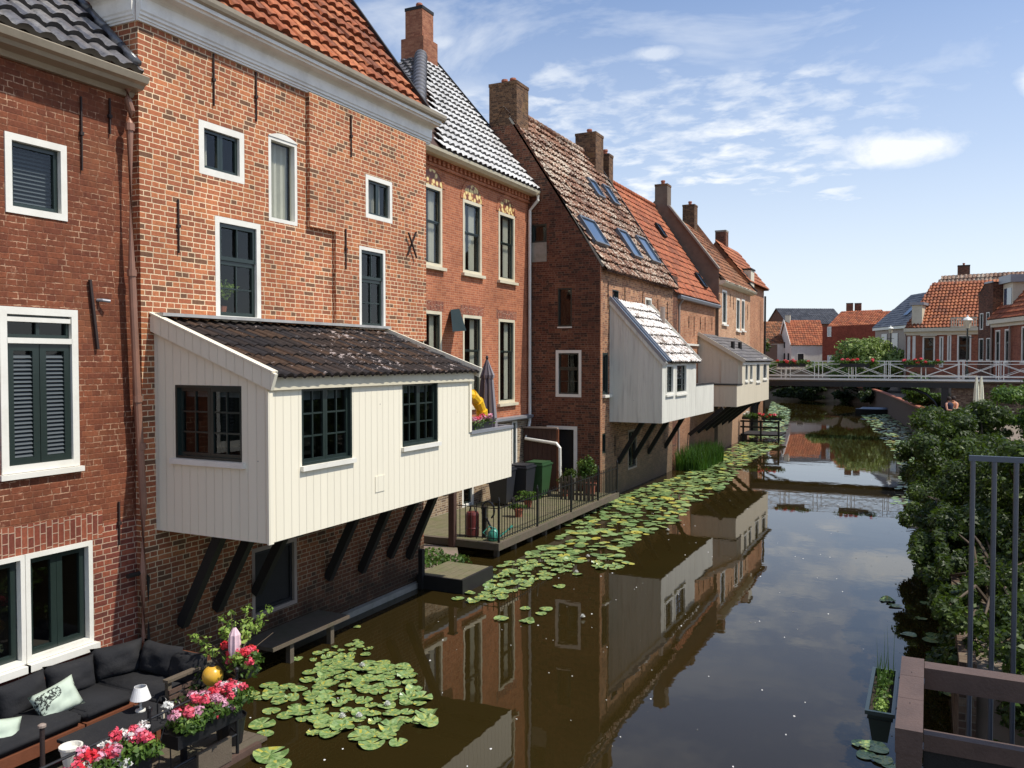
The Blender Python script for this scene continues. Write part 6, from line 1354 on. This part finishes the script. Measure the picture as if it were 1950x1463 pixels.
# ============================================================ street lamps
def lamp(x,y,z0,z1,label):
    o=thing('street_lamp',label,'street lamp',(x,y,z0),'lantern street lamps'); mb=MB(); mb.lathe((x,y,z0),[(.11,0),(.09,.5),(.05,.6),(.045,z1-z0-.75),(.06,z1-z0-.7)],10); mb.bar((x-.3,y,z1-1.2),(x+.3,y,z1-1.2),.04); mb.build('post',M['green'],o)
    mb=MB(); mb.lathe((x,y,z1-.68),[(.12,0),(.22,.42),(.2,.42)],6); mb.build('lantern_glass',M['cream'],o); mb=MB(); mb.lathe((x,y,z1-.25),[(.27,0),(.2,.1),(.06,.18),(.03,.28),(.0,.3)],8); mb.build('lantern_roof',M['bridgew'],o)
lamp(1.85,52.9,3.2,6.75,'tall street lamp with a cream lantern at the right end of the footbridge')
p=_r*0; q=ray(1696,640); d_=80/q.dot(_f); P=C0+q*d_; lamp(P.x,P.y,3.2,7.55,'distant street lamp above the broad tree')

# ============================================================ HOUSES ON THE RIGHT BANK
def oriented(pa,pb):
    """wall frame from near point pa to far point pb, facing the canal"""
    a=Vector((*pa,0)); b=Vector((*pb,0)); d=(b-a).normalized(); od=Vector((-d.y,d.x,0)); 
    if od.dot(Vector((0,0,0))-a)<0: od=-od
    return Frame(a.x,a.y,(d.x,d.y),(od.x,od.y)),(b-a).length
def roofslope(par,F,s0,s1,o0,z0,o1,z1,mat,tw=.3,th=.38,amp=.05,step=.05,seed=0,name='roof',poly=None,K=5):
    A=F(s0,o0,z0); e=F.sd; g=(F(0,o1,z1)-F(0,o0,z0)); Lr=g.length
    return pantiles(A,e,g,s1-s0,Lr,tw,th,amp,step,K,poly,seed,.008).build(name,M[mat],par)
FR,LR=oriented((4.0,69.6),(-1.63,70.6))
r1=thing('brick_house','long low right bank brick house with a big red tiled roof and cream cornice','house',(.5,68,3.2))
EV=6.72
op=[FR.rect(a,c,b,d) for a,c,b,d in ((1728,641,1733,693),(1738,640,1743,693),(1757,641,1780,700),(1789,641,1796,700),(1804,638,1811,688),(1823,638,1849,688))]
mb=MB(); mb.wall(FR,-3,LR,2.6,EV,op,depth=.15); hull(mb,FR,-3,LR,8,2.6,EV); mb.build('wall',M['brickfar'],r1)
for i,R_ in enumerate(op): window(r1,FR,R_,casing='white',cw=.10 if R_[1]-R_[0]<1.5 else .16,sash='green',sw=.06,split=.6,glass='dglass',back=.6,proud=.03,topmunt=1)
mb=MB(); mb.box(FR,0-.1,LR+.1,0,.35,EV-.28,EV-.02); mb.box(FR,0-.1,LR+.1,0,.12,EV-.55,EV-.285); mb.build('cornice',M['cream'],r1)
a=FR.rect(1754,617,1785,640); mb=MB(); mb.box(FR,a[0],a[1],.13,.25,a[2],EV-.56); mb.build('door_frieze',M['cream'],r1)
RL=-3.4; rf=roofslope(r1,FR,-3.0,LR+.1,.3,EV,RL,10.35,'tile_or',seed=21,poly=[(-1,-1),(LR+3.3,-1),(LR+1.5,6.5),(-1,6.5)],tw=.25,th=.34,amp=.07,step=.06)
mb=MB(); mb.poly([FR(0,.28,EV-.03),FR(LR+.1,.28,EV-.03),FR(LR-1.5,RL,10.3),FR(-3,RL,10.3)]); mb.poly([FR(0,-9,EV),FR(LR+.1,-9,EV),FR(LR-1.5,RL,10.3),FR(-3,RL,10.3)]); mb.poly([FR(LR+.1,.28,EV-.03),FR(LR+.1,-9,EV),FR(LR-1.5,RL,10.3)]); mb.poly([FR(0,.28,EV-.03),FR(0,-9,EV),FR(-3,RL,10.3)]); mb.build('roof_deck',M['tile_or3'],rf)
a=FR.rect(1812,594,1862,613); mb=MB(); mb.box(FR,a[0],a[1],.32,.38,EV-.02,EV+.06); mb.box(FR,a[0],a[1],.32,.38,EV+.62,EV+.70)
k=a[0]+.02
while k<a[1]-.05: mb.box(FR,k,k+.07,.33,.37,EV+.061,EV+.619); k+=.16
mb.build('balustrade',M['cream'],r1)
# dormer at the far end
a=FR.rect(1737,574,1756,612); mb=MB(); mb.box(FR,a[0],a[1],-1.6,.05,EV+.01,a[3]-.3); mb.build('dormer',M['cream'],r1); mb=MB(); mb.box(FR,a[0]-.15,a[1]+.15,-1.7,.2,a[3]-.299,a[3]-.1); mb.build('dormer_roof',M['zinc'],r1)
# big building behind
FB,LB=oriented((12,83),(-1.1,85.5))
r2=thing('brick_building','large building with a pale tiled roof and two chimneys behind the red tiled roof','building',(6,84,3.2))
mb=MB(); hull(mb,FB,0,LB,9,2.6,8.2,front=True); mb.build('wall',M['brickfar'],r2)
rf=roofslope(r2,FB,-.1,LB+.1,.2,8.2,-2.6,12.1,'tile_li',seed=22,tw=.34,th=.42,amp=.06,step=.06,poly=[(-1,-1),(LB+1,-1),(LB-2,6),(-1,6)])
mb=MB(); mb.poly([FB(0,-2.6,12.1),FB(LB-2.2,-2.6,12.1),FB(LB-2.4,-7,12.3),FB(0,-7,12.3)]); mb.poly([FB(LB+.1,.2,8.2),FB(LB+.1,-9,8.2),FB(LB-2.4,-7,12.3),FB(LB-2.2,-2.6,12.1)]); mb.poly([FB(0,-9,8.2),FB(LB,-9,8.2),FB(LB-2.4,-7,12.3),FB(0,-7,12.3)]); mb.poly([FB(0,.2,8.15),FB(0,-9,8.2),FB(0,-7,12.3),FB(0,-2.6,12.1)]); mb.build('flat_roof',M['zinc'],rf)
for s in (LB-3.2,LB-9.2): c=FB(s,-3.6,0); chimney(rf,c.x,c.y,11.8,12.95,1.0,.9,'brick4','tar',1)
# narrow gable house
FN,LN=oriented((3.35,59.6),(2.75,61.5))
r3=thing('brick_house','narrow two storey brick gable between the red tiled roof and the dormered house','house',(3.1,60.5,3.2))
nw=[FN.rect(a,c,b,d) for a,c,b,d in ((1866,597,1872,628),(1878,595,1884,620),(1864,645,1872,687),(1878,644,1885,687))]
mb=MB(); mb.wall(FN,-.25,LN,2.6,9.1,nw,outline=[(-.25,2.6),(LN,2.6),(LN,8.35),(LN*.45,9.05),(-.25,9.05)]); mb.poly([FN(LN,0,2.6),FN(LN,-5,2.6),FN(LN,-5,8.3),FN(LN,0,8.35)]); mb.poly([FN(-.25,0,2.6),FN(-.25,-5,2.6),FN(-.25,-5,9.0),FN(-.25,0,9.05)]); mb.poly([FN(-.25,-5,2.6),FN(LN,-5,2.6),FN(LN,-5,8.3),FN(-.25,-5,9)]); mb.build('wall',M['brick4'],r3)
for R_ in nw: window(r3,FN,R_,casing='white',cw=.06,sash='green',sw=.03,glass='dglass',back=.4)
mb=MB(); mb.poly([FN(-.3,.05,9.1),FN(LN*.45,.05,9.1),FN(LN*.45,-5,9.1),FN(-.3,-5,9.1)]); mb.poly([FN(LN*.45,.05,9.1),FN(LN+.05,.05,8.4),FN(LN+.05,-5,8.4),FN(LN*.45,-5,9.1)]); mb.box(FN,-.3,LN*.45,0,.08,9.06,9.16); mb.build('roof',M['zinc'],r3)
# right-most house
FQ,LQ=oriented((4.9,54.5),(3.45,59.5))
r4=thing('brick_house','right edge brick house with a steep orange roof and a grey boxed dormer','house',(4.2,57,3.2))
qw=[FQ.rect(a,c,b,d) for a,c,b,d in ((1896,629,1904,690),(1914,627,1924,690),(1946,622,1962,690))]
mb=MB(); mb.wall(FQ,-5,LQ,2.6,6.75,qw); hull(mb,FQ,-5,LQ,8,2.6,6.75); mb.build('wall',M['brickfar'],r4)
for R_ in qw: window(r4,FQ,R_,casing='white',cw=.09,sash='green',sw=.05,split=.6,glass='dglass',back=.4,proud=.02,sill=(.04,.08,.08))
mb=MB(); mb.box(FQ,-5,LQ+.1,0,.30,6.50,6.74); mb.box(FQ,-5,LQ+.1,0,.10,6.3,6.498); mb.build('cornice',M['cream'],r4)
rf=roofslope(r4,FQ,-5,LQ+.1,.3,6.76,-3.4,11.4,'tile_or2',seed=23,tw=.32,th=.40,amp=.06,step=.06)
mb=MB(); mb.poly([FQ(-5,.25,6.73),FQ(LQ+.1,.25,6.73),FQ(LQ+.1,-3.4,11.35),FQ(-5,-3.4,11.35)]); mb.poly([FQ(LQ+.1,.25,6.73),FQ(LQ+.1,-3.4,11.35),FQ(LQ+.1,-7.2,6.73)]); mb.poly([FQ(-5,-7.2,6.73),FQ(LQ+.1,-7.2,6.73),FQ(LQ+.1,-3.4,11.35),FQ(-5,-3.4,11.35)]); mb.poly([FQ(-5,.25,6.73),FQ(-5,-3.4,11.35),FQ(-5,-7.2,6.73)]); mb.build('roof_deck',M['brick4'],rf)
a=FQ.hit(1905,560); mb=MB(); mb.box(FQ,3.2,4.6,-2.2,-.35,6.9,8.9); dm=mb.build('dormer',M['cream'],r4); mb=MB(); mb.box(FQ,3.0,4.8,-2.3,-.15,8.902,9.35); mb.build('dormer_hood',M['zinc'],dm); mb=MB(); mb.box(FQ,3.35,4.45,-.349,-.33,7.2,8.6); mb.build('pane',M['skyglass'],dm)
for s in (LQ-.15,LQ-2.9): p=FQ(s,.12,0); pipe(r4,[(p.x,p.y,6.3),(p.x,p.y,3.2)],.05,'greyp')
p=FR(LR+.02,.1,0); pipe(r1,[(p.x,p.y,6.3),(p.x,p.y,3.2)],.06,'greyp')
# dark roofed house with roof windows
FD,LD=oriented((-.9,88),(-5.2,97))
r5=thing('brick_house','house with a dark slate roof and long roof windows beyond the broad tree','house',(-3,92,3.2))
mb=MB(); hull(mb,FD,0,LD,7,1.2,7.7,front=True); mb.build('wall',M['greyp'],r5)
rf=roofslope(r5,FD,-.1,LD+.1,.3,7.7,-3.2,11.1,'slate',seed=24,tw=.5,th=.35,amp=.008,step=.02,poly=[(-1,-1),(LD+1,-1),(LD-1.4,6),(-1,6)])
mb=MB(); mb.poly([FD(0,.28,7.67),FD(LD+.1,.28,7.67),FD(LD-1.6,-3.2,11.05),FD(0,-3.2,11.05)]); mb.poly([FD(LD+.1,.28,7.67),FD(LD+.1,-7,7.67),FD(LD-1.6,-3.2,11.05)]); mb.poly([FD(0,-7,7.67),FD(LD,-7,7.67),FD(LD-1.6,-3.2,11.05),FD(0,-3.2,11.05)]); mb.poly([FD(0,.28,7.67),FD(0,-7,7.67),FD(0,-3.2,11.05)]); mb.build('roof_deck',M['slate'],rf)
gD=(FD(0,-3.2,11.1)-FD(0,.3,7.7)).normalized(); nD=FD.sd.cross(gD); nD=nD if nD.z>0 else -nD
for s in (2.2,4.2):
    mb=MB(); 
    for (a,b) in ((s,s+.9),): q0=FD(a,.3,7.7)+gD*1.5+nD*.09; q1=FD(b,.3,7.7)+gD*1.5+nD*.09; mb.poly([q0,q1,q1+gD*1.6,q0+gD*1.6])
    mb.build('roof_window',M['skyglass'],rf)
for s in (1.6,4.5,7.0): mb=MB(); mb.box(FD,s,s+1.3,.002,.05,4.4,7.0); mb.build('window',M['skyglass'],r5)
mb=MB(); mb.box(FD,0,LD,.0,.3,7.4,7.66); mb.build('cornice',M['white'],r5)

# ============================================================ FAR BUILDINGS ACROSS THE BEND
def far(name,label,cat,pa,pb,depth,z0,eave,ridge,wall,roof,wins=(),gable=True,over=.2,seed=0,smooth_roof=False,wcas='dark'):
    a=Vector((*pa,0)); b=Vector((*pb,0)); d=(b-a).normalized(); F=Frame(a.x,a.y,(d.x,d.y),(d.y,-d.x)); L_=(b-a).length
    t=thing(name,label,cat,((a.x+b.x)/2,(a.y+b.y)/2,z0)); mb=MB(); hull(mb,F,0,L_,depth,z0,eave,front=True)
    if ridge>eave:
        for s in (0,L_): mb.poly([F(s,0,eave),F(s,-depth,eave),F(s,-depth/2,ridge-.1)])
    mb.build('wall',M[wall],t)
    if ridge>eave:
        rf=roofslope(t,F,-over,L_+over,.15,eave-.05,-depth/2,ridge,roof,seed=seed,tw=.35,th=.42,amp=.05,step=.05)
        mb=MB(); mb.poly([F(-over,-depth-.15,eave-.05),F(L_+over,-depth-.15,eave-.05),F(L_+over,-depth/2,ridge),F(-over,-depth/2,ridge)]); mb.poly([F(-over,.15,eave-.09),F(L_+over,.15,eave-.09),F(L_+over,-depth/2,ridge-.04),F(-over,-depth/2,ridge-.04)]); mb.build('back_slope',M[roof],rf)
    else: mb=MB(); mb.poly([F(0,0,eave),F(L_,0,eave),F(L_,-depth,eave),F(0,-depth,eave)]); rf=mb.build('roof',M['slate2'],t)
    for (u0,v0,u1,v1) in wins:
        s0,s1,c0,c1=F.rect(u0,v0,u1,v1); mb=MB(); ring(mb,F,s0-.1,s1+.1,c0-.1,c1+.1,.1,0.002,.05); wn=mb.build('window',M['white'],t); mb=MB(); mb.box(F,s0,s1,.002,.02,c0,c1); mb.build('pane',M['skyglass' if wcas=='sky' else 'dark'],wn)
    return t,F,L_,rf
t,F,L_,rf=far('white_house','small white plastered house with a bright orange tiled roof behind the footbridge','house',(-18.2,128.8),(-13.6,130.8),7,1.2,6.55,10.3,'white','tile_or2',((1519,674,1530,697),),seed=31)
G=Frame(*F(0,0,0)[:2],tuple((-F.od)[:2]),tuple((-F.sd)[:2]))
for R_ in ((1491,652,1495,663),(1490,673,1495,686),(1500,673,1503,686)):
    s0,s1,c0,c1=G.rect(*R_); mb=MB(); mb.box(G,s0,s1,.002,.03,c0,c1); mb.build('window',M['dark'],t)
mb=MB(); e=F(-.25,0,0); 
for (p0,p1) in (((.2,6.5),(-3.5,10.35)),((-7.2,6.5),(-3.5,10.35))): mb.bar(F(-.22,p0[0],p0[1]),F(-.22,p1[0],p1[1]),.06,.3)
mb.build('verge_board',M['white'],t); c=F(.4,-3.5,0); chimney(rf,c.x,c.y,9.6,11.0,.7,.7,'cream','stone',0)
far('brick_building','modern flat fronted dark red brick block right of the small white house','building',(-12.7,117.5),(-3.6,110.5),9,1.2,8.7,8.7,'bricknew','slate2',((1577,624,1582,640),(1577,678,1580,690),(1583,678,1586,690)),wcas='sky')
far('tiled_house','orange roofed house rising behind the dark red brick block','house',(-12.6,124),(-7.6,122),8,1.2,8.9,11.2,'brickfar','tile_or2',seed=32)
far('tiled_house','second orange roof with two dark chimneys behind the dark red brick block','house',(-8.6,121.5),(-2.8,119.5),7,1.2,8.9,10.9,'brickfar','tile_or2',seed=33)
c0=C0+ray(1618,590)*(124/ray(1618,590).dot(_f)); c1=C0+ray(1634,590)*(124/ray(1634,590).dot(_f))
par=[o for o in COL.objects if o.get('label','').startswith('second orange roof')][0]
for c in (c0,c1): chimney(par,c.x,c.y,9.6,12.6,.9,.9,'brick4','tar',0)
far('slate_roofed_building','wide dark slate roofed building behind the small white house','building',(-20.5,141),(-12.3,146),9,1.2,10.2,12.9,'brick4','slate',seed=34)
far('tiled_house','brown roofed white gabled house just left of the small white house','house',(-22.5,131),(-18.8,133),8,1.2,6.9,10.3,'white','tile_or3',seed=35)
far('tiled_house','low brown roofed house at the far left above the third kitchen roof','house',(-27,118),(-20.3,122),8,1.2,6.6,9.2,'brickfar','tile_or3',seed=36)
far('shed','dark brown board shed left of the small white house','shed',(-20.6,109),(-17.4,111),5,1.2,6.3,6.3,'fencewood','slate2')
tree('leafy_tree','orange green shrubby tree before the dark shed at the left end of the footbridge','tree',(-18.5,104,1.3),(-18.2,104,3.3),(1.8,1.6,1.3),9,4500,.26,'leafB',221)
# distant low skyline so that the street has an end
far('row_building','long pale row of houses far behind the slate roofed building','building',(-75,190),(-22,205),12,1.2,7,10.5,'brickfar','tile_or3',seed=37)
far('row_building','long dark row of houses far behind the right bank','building',(0,185),(60,170),12,1.2,7,10.0,'brickfar','slate',seed=38)
for o in bpy.data.objects:
    if '_w' in o: del o['_w']
